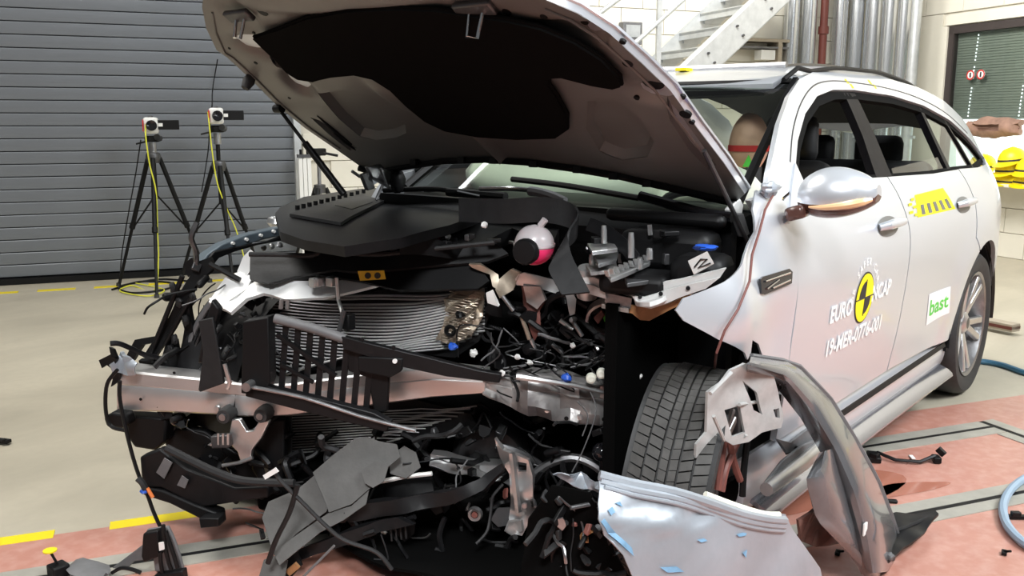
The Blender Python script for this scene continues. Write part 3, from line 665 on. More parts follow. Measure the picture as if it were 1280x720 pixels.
MB().tube([roofs(-1.60, -.42) + UZ * .012, roofs(-1.60, .42) + UZ * .012], .014, 6).build('sunroof_deflector', 'steel', car)
for x, y, zz_ in ((-1.52, 0, 0), (-1.47, -.2, 0)):
    MB().box(roofs(x, y) + UZ * .008, (.06, .05, .012)).build('roof_marker', 'yellow', car)
for px, py in ((1055, 96), (1084, 97)):
    s, t = inv(side, px, py + 3, -1.6, 1.53); mb = MB()
    g = so(.001); mb.add([g(s, t), g(s - .022, t), g(s - .022, t - .018), g(s, t - .018)], [(0, 1, 2, 3)]).add([g(s - .022, t - .018), g(s - .044, t - .018), g(s - .044, t - .036), g(s - .022, t - .036)], [(0, 1, 2, 3)])
    mb.build('target_marker', 'ncap_yellow', car, smooth=False)
# tailgate, rear bumper
MB().grid(lambda u, v: V((-3.58 - .16 * math.sin(v * PI * .6) - .05 * math.cos((u - .5) * PI), (u - .5) * 1.42, 1.06 - .40 * v)), 12, 8).build('tailgate', 'silver', car, solid=.03)
MB().grid(lambda u, v: V((-3.70 - .10 * math.cos((u - .5) * PI), (u - .5) * 1.66, .68 - .42 * v)), 12, 6).build('rear_bumper', 'silver', car, solid=.03)
MB().grid(lambda u, v: V((-3.50 - .12 * u, .835 - .07 * u, 1.04 - .16 * v)) , 5, 4).build('tail_light', 'red', car, solid=.02)
MB().grid(lambda u, v: V((-3.62 + .09 * v - .04 * math.cos((u - .5) * PI), (u - .5) * 1.2, 1.08 + .28 * v)), 8, 4).build('rear_window', 'side_glass', car)
MB().box((-3.50, 0, 1.38), (.10, 1.1, .03)).build('rear_spoiler', 'black_gloss', car, bevel=.01)
MB().lathe([(.42, -.26), (.425, .03), (.405, .03), (.40, -.26)], (-2.87, .875, .36), (0, 1, 0), 36, PI - .15, 2 * PI + .15).build('arch_liner', 'black', car)
MB().lathe([(.42, -.26), (.425, .03), (.405, .03), (.40, -.26)], (-2.87, -.875, .36), (0, -1, 0), 36, PI - .15, 2 * PI + .15).build('arch_liner', 'black', car)
MB().lathe([(.412, -.01), (.436, .004), (.438, .016), (.414, .006)], (-2.87, .905, .36), (0, 1, 0), 40, PI - .1, 2 * PI + .1).build('arch_trim', 'black', car)
# door handles, fuel flap, badge
def handle(x, z):
    g = so(.002); cup = MB(); n = 20
    cup.add([g(x, z)] + [g(x + .115 * math.cos(2 * PI * i / n), z + .036 * math.sin(2 * PI * i / n)) for i in range(n)], [(0, 1 + i, 1 + (i + 1) % n) for i in range(n)])
    o = cup.build('handle_cup', 'silver_inner', car, recalc=False)
    g2 = so(.032); h = MB().tube([so(.004)(x + .105, z + .004), so(.03)(x + .085, z + .005), g2(x + .03, z + .006), g2(x - .03, z + .006), so(.03)(x - .085, z + .006), so(.004)(x - .105, z + .005)], [.013, .016, .017, .017, .016, .013], 10).build('door_handle', 'silver', car)
    MB().tube([g2(x + .06, z - .006), g2(x - .06, z - .004)], .006, 6).build('handle_strip', 'chrome', h)
s, t = inv(side, 1110, 283, -1.42, .97); handle(s, t)
s, t = inv(side, 1204, 256, -2.45, .98); handle(s, t)
bo = invs(side, [(948, 349), (951, 346), (984, 336), (988, 340), (987, 354), (953, 368), (949, 367)], -.4, .9)
bd = patch('fender_badge', bo, so(.004), 'black_gloss', car, .02, .006)
for (xa, ya, xb, yb) in ((953, 352, 984, 341), (955, 361, 970, 350), (962, 360, 984, 350)):
    q = invs(side, [(xa, ya), (xb, yb)], -.4, .9); MB().tube([so(.009)(*q[0]), so(.009)(*q[1])], .003, 6).build('badge_strip', 'chrome', bd)
# ---- stickers on the doors
dk = so(.0015); dk2 = so(.0026); dk3 = so(.0036); dk4 = so(.003)
s0, t0 = inv(side, 1080, 372, -1.2, .73)
def ell(cx, cz, r, n=36): return [(cx + r * math.cos(2 * PI * i / n), cz + r * math.sin(2 * PI * i / n)) for i in range(n)]
R0 = .085
st_ = patch('round_emblem', ell(s0, t0, R0 * 1.07), dk, 'print_black', car, .02, .0006)
patch('emblem_disc', ell(s0, t0, R0), dk2, 'ncap_yellow', st_, .02, .0006)
for a0 in (90, 270):
    q = [(s0, t0)] + [(s0 - R0 * .70 * math.cos(RA(a0 + k * 9)), t0 + R0 * .70 * math.sin(RA(a0 + k * 9))) for k in range(0, 11)]
    patch('emblem_quadrant', q, dk3, 'print_black', st_, .03, .0006)
MB().tube([dk3(s0 + R0, t0), dk3(s0 - R0, t0)], .0022, 4).build('emblem_cross', 'print_black', st_); MB().tube([dk3(s0, t0 + R0 * .75), dk3(s0, t0 - R0 * .75)], .002, 4).build('emblem_cross', 'print_black', st_)
def doortext(txt, px, py, size, bold=.0022):
    a, b_ = inv(side, px, py, -1.2, .7); return mapped_text('lettering', txt, lambda u, v: dk4(a - u * 1.0, b_ + v), 'label_white', car, size, 'CENTER', bold)
doortext('EURO', 1050, 398, .078); doortext('NCAP', 1100, 371, .078)
doortext('19-MER-0776-001', 1067, 427, .077)
arc = 'FOR SAFER CARS'
for i, ch in enumerate(arc):
    if ch == ' ': continue
    an = RA(190 - i * 180 / (len(arc) - 1)); rr = R0 * 1.34; cx, cz = s0 - rr * math.cos(an), t0 + rr * math.sin(an); rot = an - PI / 2
    mapped_text('lettering', ch, lambda u, v, cx=cx, cz=cz, rot=rot: dk4(cx - (u * math.cos(rot) - v * math.sin(rot)), cz + u * math.sin(rot) + v * math.cos(rot)), 'label_white', car, .036, 'CENTER', .0005)
bp_ = invs(side, [(1161, 368), (1188, 358), (1186, 391), (1157, 407)], -2.2, .6)
bs = patch('square_sticker', bp_, dk, 'label_white', car, .06, .0006)
def bil(u, v): 
    a, b_, c_, d_ = [V(q) for q in bp_]; p = (a * (1 - u) + b_ * u) * v + (d_ * (1 - u) + c_ * u) * (1 - v); return dk2(p.x, p.y)
mapped_text('lettering', 'bast', lambda u, v: bil(.5 + u * .52, .28 + v * .72), 'green', bs, 1, 'CENTER', .02)
bp2 = invs(side, [(1143, 244), (1178, 235), (1194, 261), (1147, 272)], -2.1, 1.0)
ys = patch('yellow_sticker', bp2, dk, 'ncap_yellow', car, .05, .0006)
bp3 = [V(q) for q in bp2]
def bil3(u, v): p = (bp3[0] * (1 - u) + bp3[1] * u) * v + (bp3[3] * (1 - u) + bp3[2] * u) * (1 - v); return (p.x, p.y)
for k in range(5):
    u0 = .10 + k * .18; patch('scale_bar', [bil3(u0, .08), bil3(u0 + .085, .08), bil3(u0 + .085, .52), bil3(u0, .52)], dk2, 'plastic_grey', ys, .05, .0006)
for k, (u0, v0) in enumerate(((-.14, .9), (-.22, .7), (-.10, .55), (-.2, .35), (-.07, .2))):
    patch('scale_square', [bil3(u0, v0 - .12), bil3(u0 + .09, v0 - .12), bil3(u0 + .09, v0), bil3(u0, v0)], dk2, 'ncap_yellow', ys, .05, .0006)
# ---- mirror
mir = empty('wing_mirror'); mir.parent = car
def mirx(px, py, y): return BY(px, py, y)
cap = MB(); nU, nV = 15, 15
P0 = BY(1003, 243, .93); P1 = BY(1098, 240, 1.13)
ctr = (P0 + P1) / 2; lng = (P1 - P0)
def mcap(u, v):
    an = v * PI; c = P0 + lng * (u * .97 + .015); prof_h = .085 * (math.sin(PI * (.10 + .80 * u)) ** .5) * (1.0 - .25 * u); prof_d = .075 * (math.sin(PI * (.08 + .85 * u)) ** .5)
    return c + UZ * (prof_h * math.cos(an * .5) ** 1 * 1.0 - .015) * (1 if v <= 1 else 1) + V((1, 0, 0)) * 0
def mshape(u, v, top=True):      # closed bean: v runs round the section
    an = 2 * PI * v; c = P0 + lng * u; k = max(.02, math.sin(PI * min(1, max(0, .06 + .9 * u)))) ** .45
    hz = (.088 if math.sin(an) > 0 else .066) * k * (1.08 - .28 * u); hx = .080 * k
    return c + UZ * (hz * math.sin(an) - .008) + V((hx * math.cos(an), 0, 0))
mb = MB(); NU, NV = 18, 20
ring = [[mshape(i / (NU - 1), j / NV) for j in range(NV)] for i in range(NU)]
up_f = MB(); lo_f = MB()
for tgt, jr in ((up_f, range(-1, 11)), (lo_f, range(11, 19))):
    for i in range(NU - 1):
        for j in jr: tgt.add([ring[i][j % NV], ring[i + 1][j % NV], ring[i + 1][(j + 1) % NV], ring[i][(j + 1) % NV]], [(0, 1, 2, 3)])
    for ii in (0, NU - 1):
        c_ = sum((ring[ii][j % NV] for j in range(NV)), V((0, 0, 0))) / NV
        for j in jr: tgt.add([c_, ring[ii][j % NV], ring[ii][(j + 1) % NV]], [(0, 1, 2)])
up_f.build('mirror_cap', 'silver', mir); lo_f.build('mirror_base_shell', 'brown_gloss', mir)
MB().tube([mshape(.22 + .76 * k / 10, .93 + .012 * 0 - .0 * k) + V((.006, 0, .0)) for k in range(11)], [.003, .005, .007, .008, .009, .010, .011, .012, .012, .011, .006], 8).build('turn_signal', 'amber', mir)
MB().beam(BY(985, 268, .90), BY(1010, 262, .955), .10, .04).build('mirror_foot', 'brown_gloss', mir, bevel=.012)
# mirror sail panel
sl_ = invs(side, [(979, 280), (985, 262), (992, 205), (1004, 232), (1008, 262), (985, 280)], -.65, 1.1)
patch('mirror_sail', sl_, so(.003), 'silver', car, .03, .01)
# ---- rear left wheel
def alloy(t, C0, ax, R=.36, wd=.235, tyre_detail=False, parent_car=None):
    ax = V(ax).normalized(); h = wd / 2
    pr = [(.252, -h * .80), (.30, -h * .98), (.335, -h * .96), (R - .008, -h * .80), (R - .002, -h * .55), (R - .002, h * .55), (R - .008, h * .80), (.335, h * .96), (.30, h * .98), (.252, h * .80)]
    if tyre_detail:
        pr = [(a if a < R - .01 else R - .014, b) for a, b in pr]
    MB().lathe(pr, C0, ax, 64).build('tyre', 'rubber', t)
    MB().lathe([(.258, h * .78), (.262, h * .9), (.248, h * .86), (.236, h * .55), (.232, -h * .8)], C0, ax, 48).build('rim', 'steel', t)
    MB().lathe([(.0, -.02), (.20, -.02), (.20, .0), (0, .0)], C0, ax, 32).build('brake_disc', 'steel_dark', t)
    x = ax.cross(UZ).normalized(); y = ax.cross(x)
    for k in range(5):
        a = 2 * PI * k / 5 + .35
        for sg in (-1, 1):
            a1 = a + sg * .10; a2 = a + sg * .20
            d1 = x * math.cos(a1) + y * math.sin(a1); d2 = x * math.cos(a2) + y * math.sin(a2)
            MB().beam(V(C0) + d1 * .05 + ax * h * .45, V(C0) + d2 * .245 + ax * h * .72, .034, .03, ax).build('spoke', 'alu', t, bevel=.006)
    MB().lathe([(0, h * .72), (.03, h * .72), (.055, h * .6), (.06, h * .3)], C0, ax, 20).build('hub_cap', 'alu', t)
    MB().lathe([(0, h * .735), (.028, h * .725)], C0, ax, 16).build('hub_emblem', 'steel_dark', t, recalc=False)
for sg in (1, -1):
    wh = empty('rear_wheel'); wh.parent = car; alloy(wh, (-2.87, sg * .812, .358), (0, sg, 0))
# ---- cabin
MB().grid(lambda u, v: V((-.50 - .42 * v, (u - .5) * 1.44, 1.06 + .03 * math.sin(v * PI) - .0 * v - .03 * (2 * abs(u - .5)) ** 3)), 14, 8).build('dashboard', 'black', car, solid=.05)
MB().box((-.80, 0, .86), (.2, 1.5, .42)).build('dash_body', 'black', car)
MB().box((-.48, 0, .72), (.04, 1.52, .70)).build('firewall', 'black', car)
for y in (.37, -.37):
    st = empty('front_seat'); st.parent = car
    MB().box((-1.32, y, .50), (.52, .50, .20)).build('seat_cushion', 'seat', st, bevel=.05)
    MB().box((-1.66, y, .86), (.16, .48, .68), Matrix.Rotation(-.30, 3, 'Y'), top=.85).build('seat_back', 'seat', st, bevel=.05)
    MB().box((-1.80, y, 1.28), (.10, .26, .20), Matrix.Rotation(-.25, 3, 'Y'), top=.85).build('head_rest', 'seat', st, bevel=.04)
MB().box((-2.55, 0, .50), (.5, 1.3, .2)).build('rear_bench', 'seat', car, bevel=.05); MB().box((-2.88, 0, .86), (.16, 1.3, .6), Matrix.Rotation(-.35, 3, 'Y')).build('rear_backrest', 'seat', car, bevel=.05)
for y in (-.36, 0, .36): MB().box((-3.0, y, 1.20), (.09, .25, .16)).build('head_rest', 'seat', car, bevel=.04)
MB().box((-3.3, 0, .98), (.5, 1.2, .03)).build('parcel_shelf', 'black', car)
MB().grid(lambda u, v: roofs(-1.22 - 2.2 * u, (v - .5) * 1.0) - UZ * .05, 10, 6).build('headliner', 'seat', car, solid=.01)
sw = MB().tube([V((-.98 + .06 * math.sin(a), .37 + .18 * math.cos(a), .93 + .17 * math.sin(a))) for a in [2 * PI * k / 24 for k in range(24)]], .016, 8, closed=True).build('steering_wheel', 'black', car)
MB().beam((-.98, .20, .93), (-.98, .54, .93), .05, .03).build('wheel_spoke', 'black', sw)
# airbags
def blob(name, c, r, m, parent, seed=0, amp=.12, n=18):
    c = V(c); r = V(r); mb = MB()
    def f(u, v):
        th = u * PI; ph = v * 2 * PI; d = V((math.sin(th) * math.cos(ph), math.sin(th) * math.sin(ph), math.cos(th)))
        k = 1 + amp * noise.noise(d * 1.8 + V((seed, seed * 2, 0))); return c + V((d.x * r.x, d.y * r.y, d.z * r.z)) * k
    return mb.grid(f, n, n + 6).build(name, m, parent)
ab = blob('passenger_airbag', (-.98, -.26, 1.13), (.20, .46, .16), 'airbag', car, 3)
vt = BX(690, 213, -.86); MB().lathe([(0, .02), (.035, .02), (.035, -.03)], vt, (1, .3, .4), 20).build('airbag_vent', 'airbag_vent', ab)
blob('driver_airbag', (-1.07, .36, 1.0), (.13, .27, .2), 'airbag', car, 5)
blob('curtain_airbag', (-1.5, -.60, 1.28), (.55, .05, .16), 'airbag', car, 8, .2)
# windscreen
def wsf(u, y):
    x = -.47 - .71 * u - .0; k = (abs(y) / .72) ** 2
    return V((x - .10 * k * (1 - .3 * u), y * (1 - .16 * u), 1.085 + .405 * (u + .12 * u * (1 - u)) - .0 * k))
patch('windscreen', [(0, -.72), (0, 0), (0, .72), (.5, .72), (1, .70), (1, 0), (1, -.70), (.5, -.72)], wsf, 'windshield', car, .12, 0)
for sg in (-1, 1): MB().tube([wsf(u, sg * .715) + V((0, sg * .006, .004)) for u in [i / 12 for i in range(13)]], .017, 6).build('windscreen_trim', 'black', car)
MB().tube([wsf(1, y) + V((-.004, 0, .0)) for y in [-.7 + .1 * i for i in range(15)]], .012, 6).build('windscreen_trim', 'black', car)
patch('frit_band', [(.95, -.705), (.95, .705), (1, .70), (1, -.70)], lambda u, y: wsf(u, y) - UZ * .006, 'black', car, .1, .002)
MB().box((-1.24, 0, 1.40), (.06, .20, .07)).build('rear_view_mirror', 'black', car, bevel=.015)
# second seat person: crash test dummies
def dummy(loc, label, hood=True):
    d = empty('crash_test_dummy', loc, label, 'dummy')
    blob('head', (0, 0, .75), (.085, .075, .12), 'skin_pink', d, 2, .06); 
    MB().grid(lambda u, v: V((.0885 * math.cos(2 * PI * u), .0785 * math.sin(2 * PI * u), .722 + .024 * v)), 25, 2).build('red_tape', 'red', d, solid=.003)
    MB().tube([(0, 0, .66), (0, 0, .56)], .055, 12).build('neck', 'steel_dark', d)
    bd = MB().tube([(.02, 0, .0), (0, 0, .18), (-.02, 0, .38), (-.02, 0, .52), (-.0, 0, .57)], [.15, .14, .16, .15, .07], 16).build('torso', 'cloth_yellow', d)
    for s_ in (-1, 1):
        MB().tube([(-.02, s_ * .17, .50), (.08, s_ * .22, .30), (.30, s_ * .16, .22)], [.055, .05, .04], 10).build('arm', 'skin_pink', d)
        MB().tube([(.02, s_ * .09, .02), (.40, s_ * .12, .10)], [.085, .07], 10).build('thigh', 'skin_pink', d)
    p = V((.076, .037, .685)); q_ = V((-.43, .9, 0)) * .022; MB().add([p - q_ - UZ * .022, p + q_ - UZ * .022, p + UZ * .026], [(0, 1, 2)]).build('green_marker', 'green', d, smooth=False, solid=.004)
    return d
dh = BX(936, 180, -1.42)
dummy((-1.42, dh.y, dh.z - .75), 'dummy with red tape round its head in the driver seat')
d2 = BX(886, 160, -1.85)
dummy((-1.75, -.37, .38), 'dummy in yellow shirt on the passenger side seat')
# ================================================================== HOOD (raised, twisted down on the crushed left side)
HT = RA(35); HN = V((math.sin(HT), 0, -math.cos(HT)))
def hoodb(s, y):
    z = 1.12 + s * math.sin(HT) - .078 * (s / .95) * max(0, (y + .48) / .96)
    return V((-.5 + s * math.cos(HT), y, z))
def hoodh(h): return lambda s, y: hoodb(s, y) + HN * h
hpx = [(256, -14), (253, 8), (258, 35), (271, 62), (285, 72), (312, 97), (345, 130), (382, 160), (420, 186), (450, 207), (470, 213), (500, 207), (555, 198), (610, 196), (660, 199), (720, 207), (780, 217), (840, 231), (890, 243), (922, 250), (931, 242), (905, 203), (872, 160), (838, 113), (802, 78), (762, 42), (722, 16), (685, 0), (650, -14), (600, -30), (520, -38), (420, -38), (320, -30)]
ho = invs(hoodb, hpx, .6, -.4)
hoc = V((sum(p[0] for p in ho) / len(ho), sum(p[1] for p in ho) / len(ho)))
def grow(poly, d, c=hoc):
    out = []
    n = len(poly)
    for i in range(n):
        a, b = V(poly[i - 1]), V(poly[(i + 1) % n]); t = (b - a).normalized(); nn = V((t.y, -t.x)); p = V(poly[i])
        if nn.dot(p - c) < 0: nn = -nn
        out.append(tuple(p + nn * d))
    return out
mats_px = [(321, 40), (335, 54), (350, 68), (362, 82), (376, 91), (395, 94), (418, 88), (447, 85), (470, 90), (492, 104), (512, 124), (535, 143), (560, 155), (600, 162), (650, 165), (698, 163), (712, 153), (712, 135), (700, 112), (689, 96), (691, 87), (706, 86), (745, 96), (770, 100), (780, 97), (778, 86), (755, 63), (722, 42), (680, 25), (640, 16), (600, 10), (550, 3), (500, 2), (440, 5), (390, 14), (350, 30)]
mo = invs(hoodb, mats_px, .6, -.4)
def pk(px, py): return V(inv(hoodb, px, py, .5, -.2))
dents = []
for (px, py, rx, ry, rot, dep) in ((500, 120, .10, .05, -.6, .012), (372, 106, .07, .05, 0, -.02), (325, 62, .05, .10, .5, -.018), (800, 200, .10, .12, 0, .008), (822, 118, .05, .08, 0, -.012), (610, 178, .22, .015, 0, .014), (700, 40, .04, .20, 0, -.012), (300, 20, .12, .06, .3, -.01), (400, 0, .05, .4, 0, .010)):
    dents.append((pk(px, py), rx, ry, rot, dep))
def hbump(s, y):
    h = 0
    for c, rx, ry, rot, dep in dents:
        ds, dy = s - c.x, y - c.y; a = ds * math.cos(rot) + dy * math.sin(rot); b = -ds * math.sin(rot) + dy * math.cos(rot)
        q = (a / rx) ** 2 + (b / ry) ** 2
        h += 1.9 * dep / (1 + q ** 4)
    return HN * h
pockets_px = [[(397, 117), (430, 112), (462, 119), (492, 138), (507, 156), (508, 166), (494, 172), (470, 175), (450, 170), (424, 148)], [(388, 146), (400, 150), (430, 170), (446, 184), (438, 188), (412, 168)], [(735, 126), (770, 124), (800, 146), (818, 176), (812, 190), (780, 194), (750, 186), (733, 160)], [(832, 128), (846, 136), (868, 166), (896, 206), (886, 212), (860, 184), (838, 150)], [(330, 70), (346, 84), (362, 98), (372, 100), (366, 92), (350, 78), (338, 66)]]
pockets = [invs(hoodb, q, .5, -.2) for q in pockets_px]
patch('hood_inner_frame', ho, hoodh(.0), 'silver_inner', car, .022, .004, bump=hbump, ang=55, holes=pockets)
for q in pockets:
    c_ = V((sum(p[0] for p in q) / len(q), sum(p[1] for p in q) / len(q))); inn_ = [tuple(c_ + (V(p) - c_) * .86) for p in q]; dp_ = -.028
    patch('hood_pocket', inn_, hoodh(dp_), 'silver_inner', car, .03, .003, bump=hbump)
    mb = MB(); n_ = len(q); mb.add([hoodb(*p) + hbump(*p) for p in q] + [hoodb(*p) + hbump(*p) + HN * dp_ for p in inn_], [(i, (i + 1) % n_, n_ + (i + 1) % n_, n_ + i) for i in range(n_)]); mb.build('pocket_wall', 'silver_inner', car)
patch('hood_outer_skin', grow(ho, .006), lambda s, y: hoodb(s, y) - HN * (.020 + .06 * max(0, 1 - (y / .70) ** 4) * max(0, math.sin(PI * min(1, max(0, (s - .1) / .95)))) ** .5), 'silver', car, .08, .004)
edge = [hoodb(*p) for p in ho]; eo = [hoodb(*p) - HN * .020 for p in grow(ho, .006)]
mb = MB(); n_ = len(edge)
mb.add(edge + eo, [(i, (i + 1) % n_, n_ + (i + 1) % n_, n_ + i) for i in range(n_)]); mb.build('hood_edge', 'silver', car)
MB().tube([p - HN * .002 for p in eo[19:31]], .006, 6).build('hood_hem', 'silver', car)
MB().tube([hoodb(*p) + HN * .004 for p in grow(ho, -.035)[1:9]], .0035, 6).build('hood_flange', 'silver_inner', car); MB().tube([hoodb(*p) + HN * .004 for p in grow(ho, -.04)[21:28]], .0035, 6).build('hood_flange', 'silver_inner', car)
MB().tube([p + HN * .012 for p in edge[9:20]], .012, 6).build('hood_rear_seal', 'black', car)
patch('hood_insulation', mo, lambda s, y: hoodb(s, y) + HN * (.012 + .012 * math.sin(min(1, 8 * .1) * 1.5)), 'black_felt', car, .06, .012)
MB().tube([hoodb(*p) + HN * .018 for p in mo] , .006, 6, closed=True).build('insulation_edge', 'black_felt', car)
for px, py in ((301, 22), (596, 12)):
    c = pk(px, py - 6); b = hoodb(c.x, c.y)
    u_ = V((math.cos(HT), 0, math.sin(HT))); L_ = V((0, 1, 0))
    pl = MB(); R = Matrix((L_, u_, -HN)).transposed(); pl.box(b + HN * .012, (.12, .045, .018), R).build('striker_plate', 'steel_dark', car, bevel=.006)
    o = C.objects[-1] if False else None
    MB().tube([b + HN * .01 - L_ * .022 - u_ * .006, b + HN * .07 - L_ * .018 - u_ * .03, b + HN * .075 + L_ * .018 - u_ * .03, b + HN * .01 + L_ * .022 - u_ * .006], .005, 8).build('hood_striker', 'chrome', car)
for px, py, r in ((329, 13, .018), (315, 45, .006), (320, 78, .007), (287, 60, .005), (634, 14, .012), (680, 20, .009), (727, 36, .010), (778, 53, .008), (785, 78, .014), (815, 105, .030), (850, 127, .010), (857, 142, .016), (865, 152, .008), (795, 124, .008), (362, 122, .006), (600, 3, .01)):
    c = pk(px, py); MB().lathe([(0, .004), (r, .004), (r * 1.05, -.002)], hoodb(c.x, c.y) + hbump(c.x, c.y), HN, 14).build('hood_hole', 'black', car)
c = pk(314, 96); MB().lathe([(.016, -.005), (.022, .02), (.014, .05), (0, .05)], hoodb(c.x, c.y), HN, 12).build('hood_buffer', 'rubber', car)
lb = [pk(*p) for p in ((333, 0), (352, 0), (356, 8), (338, 9))]; patch('hood_label', [tuple(q) for q in lb], hoodh(.005), 'rust', car, .05, .0008)
lb = [pk(*p) for p in ((344, 7), (358, 5), (362, 11), (348, 14))]; patch('hood_label', [tuple(q) for q in lb], hoodh(.005), 'steel_dark', car, .05, .0008)
for i, (px, py) in enumerate(((520, 200), (580, 197), (620, 198), (670, 202), (725, 209), (770, 217), (812, 226))):
    c = pk(px, py - 2); MB().box(hoodb(c.x, c.y) + HN * .016, (.02, .03, .02)).build('seal_clip', 'black', car)
# slots in the right pocket and left web
for a, b, r in (((397, 144), (440, 180), .010), ((418, 166), (445, 187), .007)):
    A, B = pk(*a), pk(*b); A3 = hoodb(A.x, A.y) + hbump(A.x, A.y) + HN * .002; B3 = hoodb(B.x, B.y) + hbump(B.x, B.y) + HN * .002
    MB().tube([A3, (A3 + B3) / 2, B3], [.003, r, .003], 8).build('pressed_slot', 'black', car)
# struts and hinges
c = pk(350, 133); S0 = hoodb(c.x, c.y) + HN * .01; S1 = BY(430, 243, -.66)
MB().tube([S0, S0 + (S1 - S0) * .45], .007, 8).build('hood_strut', 'black', car); MB().tube([S0 + (S1 - S0) * .40, S1], .013, 10).build('strut_cylinder', 'black', car); MB().lathe([(0, .02), (.016, .02), (.016, -.02), (0, -.02)], S0, (0, 1, 0), 10).build('strut_joint', 'black', car)
c = pk(882, 182); S0 = hoodb(c.x, c.y) + HN * .015; S1 = BY(943, 320, .80)
MB().tube([S0, S1], .007, 8).build('hood_strut', 'steel_dark', car); MB().lathe([(0, .012), (.012, .012), (.012, -.012), (0, -.012)], S1, (0, 1, 0), 10).build('strut_joint', 'chrome', car)
for pts, k, m in (([(455, 208), (472, 205), (483, 216), (477, 228), (462, 222)], -.66, 'steel'), ([(472, 210), (488, 214), (498, 228), (480, 232)], -.65, 'alu'), ([(448, 218), (458, 214), (465, 235), (456, 238)], -.67, 'steel_dark')):
    MB().prism([BY(x, y, k) for x, y in pts], (0, .02, 0)).build('hood_hinge', m, car, bevel=.003)
for (a, b) in (((450, 221), (440, 214)), ((478, 232), (470, 250)), ((465, 222), (490, 236))): MB().tube([BY(*a, -.64), BY(*b, -.64)], .006, 6).build('hinge_link', 'steel', car)
blob('hinge_cover', BY(497, 226, -.60), (.03, .03, .045), 'black', car, 4, .3, 10)
for pts, k, m in (([(905, 262), (912, 252), (918, 248), (922, 256), (920, 268), (908, 272)], .74, 'white_body'), ([(912, 268), (922, 266), (930, 292), (922, 296)], .76, 'plastic_grey'), ([(930, 250), (942, 245), (950, 262), (940, 268), (934, 258)], .80, 'white_body')):
    MB().prism([BY(x, y, k) for x, y in pts], (0, .02, 0)).build('hood_hinge', m, car, bevel=.003)
# ================================================================== ENGINE BAY
# cowl, wipers
MB().grid(lambda u, v: V((-.36 - .14 * v - .08 * (2 * abs(u - .5)) ** 2, (u - .5) * 1.44, 1.02 + .055 * v)), 16, 5).build('cowl_panel', 'plastic', car, solid=.02)
MB().box((-.40, 0, .97), (.06, 1.44, .10)).build('cowl_bulkhead', 'black', car)
def wip(pts, rs, m, nm): return MB().tube(smoothpath(pts, 4), rs, 8).build(nm, m, car)
wx = -.45
wip([BX(640, 224, wx), BX(700, 231, wx), BX(760, 241, wx), BX(800, 248, wx)], .010, 'black', 'wiper_blade'); wip([BX(800, 245, wx + .02), BX(840, 256, wx + .02), BX(885, 268, wx + .03), BX(915, 272, wx + .03)], .016, 'black_gloss', 'wiper_arm')
wip([BX(600, 236, wx + .05), BX(640, 236, wx + .05), BX(664, 238, wx + .05)], .008, 'chrome', 'wiper_link')
wip([BX(662, 239, wx + .05), BX(672, 240, wx + .05), BX(690, 245, wx + .05), BX(706, 252, wx + .05)], .016, 'plastic_grey', 'wiper_arm')
wip([BX(560, 240, wx + .02), BX(600, 243, wx + .02), BX(632, 246, wx + .02)], .016, 'black', 'wiper_arm'); wip([BX(572, 239, wx + .05), BX(600, 245, wx + .05)], .004, 'chrome', 'wiper_link')
wip([BX(575, 240, wx + .03), BX(540, 236, wx), BX(480, 238, wx)], .010, 'black', 'wiper_blade')
# big engine-bay cover
zc = 1.03
cov = [(344, 266), (352, 258), (380, 246), (450, 236), (520, 233), (580, 238), (606, 252), (600, 268), (560, 282), (500, 294), (430, 299), (380, 292), (350, 284)]
czf = lambda x, y: V((x, y, zc - .10 * max(0, x + .05) ** 2))
co = [(BZ(x, y, zc).x, BZ(x, y, zc).y) for x, y in cov]
cv = patch('engine_cover', co, czf, 'plastic', car, .06, .03, offs=-1)
gp = [(BZ(x, y, zc + .008).x, BZ(x, y, zc + .008).y) for x, y in ((362, 268), (450, 244), (480, 252), (426, 278))]
patch('cover_panel', gp, lambda x, y: czf(x, y) + UZ * .008, 'plastic_soft', cv, .05, .010)
gp = [(BZ(x, y, zc + .016).x, BZ(x, y, zc + .016).y) for x, y in ((419, 256), (440, 250), (466, 252), (440, 261))]
patch('cover_recess', gp, lambda x, y: czf(x, y) + UZ * .012, 'black', cv, .05, .006)
for i in range(12):
    p = BZ(372 + i * 7.5, 262 - i * 1.9, zc); MB().box(p + UZ * .006, (.012, .012, .02)).build('cover_rib', 'black', cv)
blob('cover_corner_clip', BZ(342, 277, .98), (.02, .03, .02), 'alu', car, 3, .3, 8)
# second cover over the middle
patch('engine_cover', [(BZ(x, y, .99).x, BZ(x, y, .99).y) for x, y in ((520, 262), (600, 250), (700, 262), (716, 274), (690, 300), (640, 288), (560, 300), (500, 304))], lambda x, y: V((x, y, .985 + .02 * math.sin(x * 12))), 'black', car, .06, .05, offs=-1)
# slam panel cover (black moulded trim)
LZ = .9
def fp2(name, px, k, m, res=.03, thick=.012, lean=-.9, z0=.88, **kw):
    return fpatch(name, px, k - lean * z0, m, car, res, thick, tilt=lean, **kw)
fp2('slam_panel_trim', [(313, 320), (345, 317), (394, 320), (404, 309), (412, 307), (424, 315), (480, 318), (560, 309), (618, 302), (636, 318), (610, 328), (545, 333), (490, 338), (450, 341), (420, 338), (370, 346), (336, 356), (312, 350)], .02, 'plastic_soft', amp=.02, freq=4)
fp2('slam_panel_trim', [(390, 343), (450, 341), (545, 334), (600, 333), (612, 352), (598, 362), (500, 364), (450, 352)], .0, 'black', amp=.015, freq=5)
MB().tube(smoothpath(FS([(404, 309), (420, 314), (470, 318), (540, 311), (618, 303)], .045), 4), .008, 8).build('trim_bead', 'plastic_soft', car)
MB().tube(smoothpath(FS([(312, 318), (345, 318), (390, 319), (404, 309)], .045), 4), .008, 8).build('trim_bead', 'plastic_soft', car)
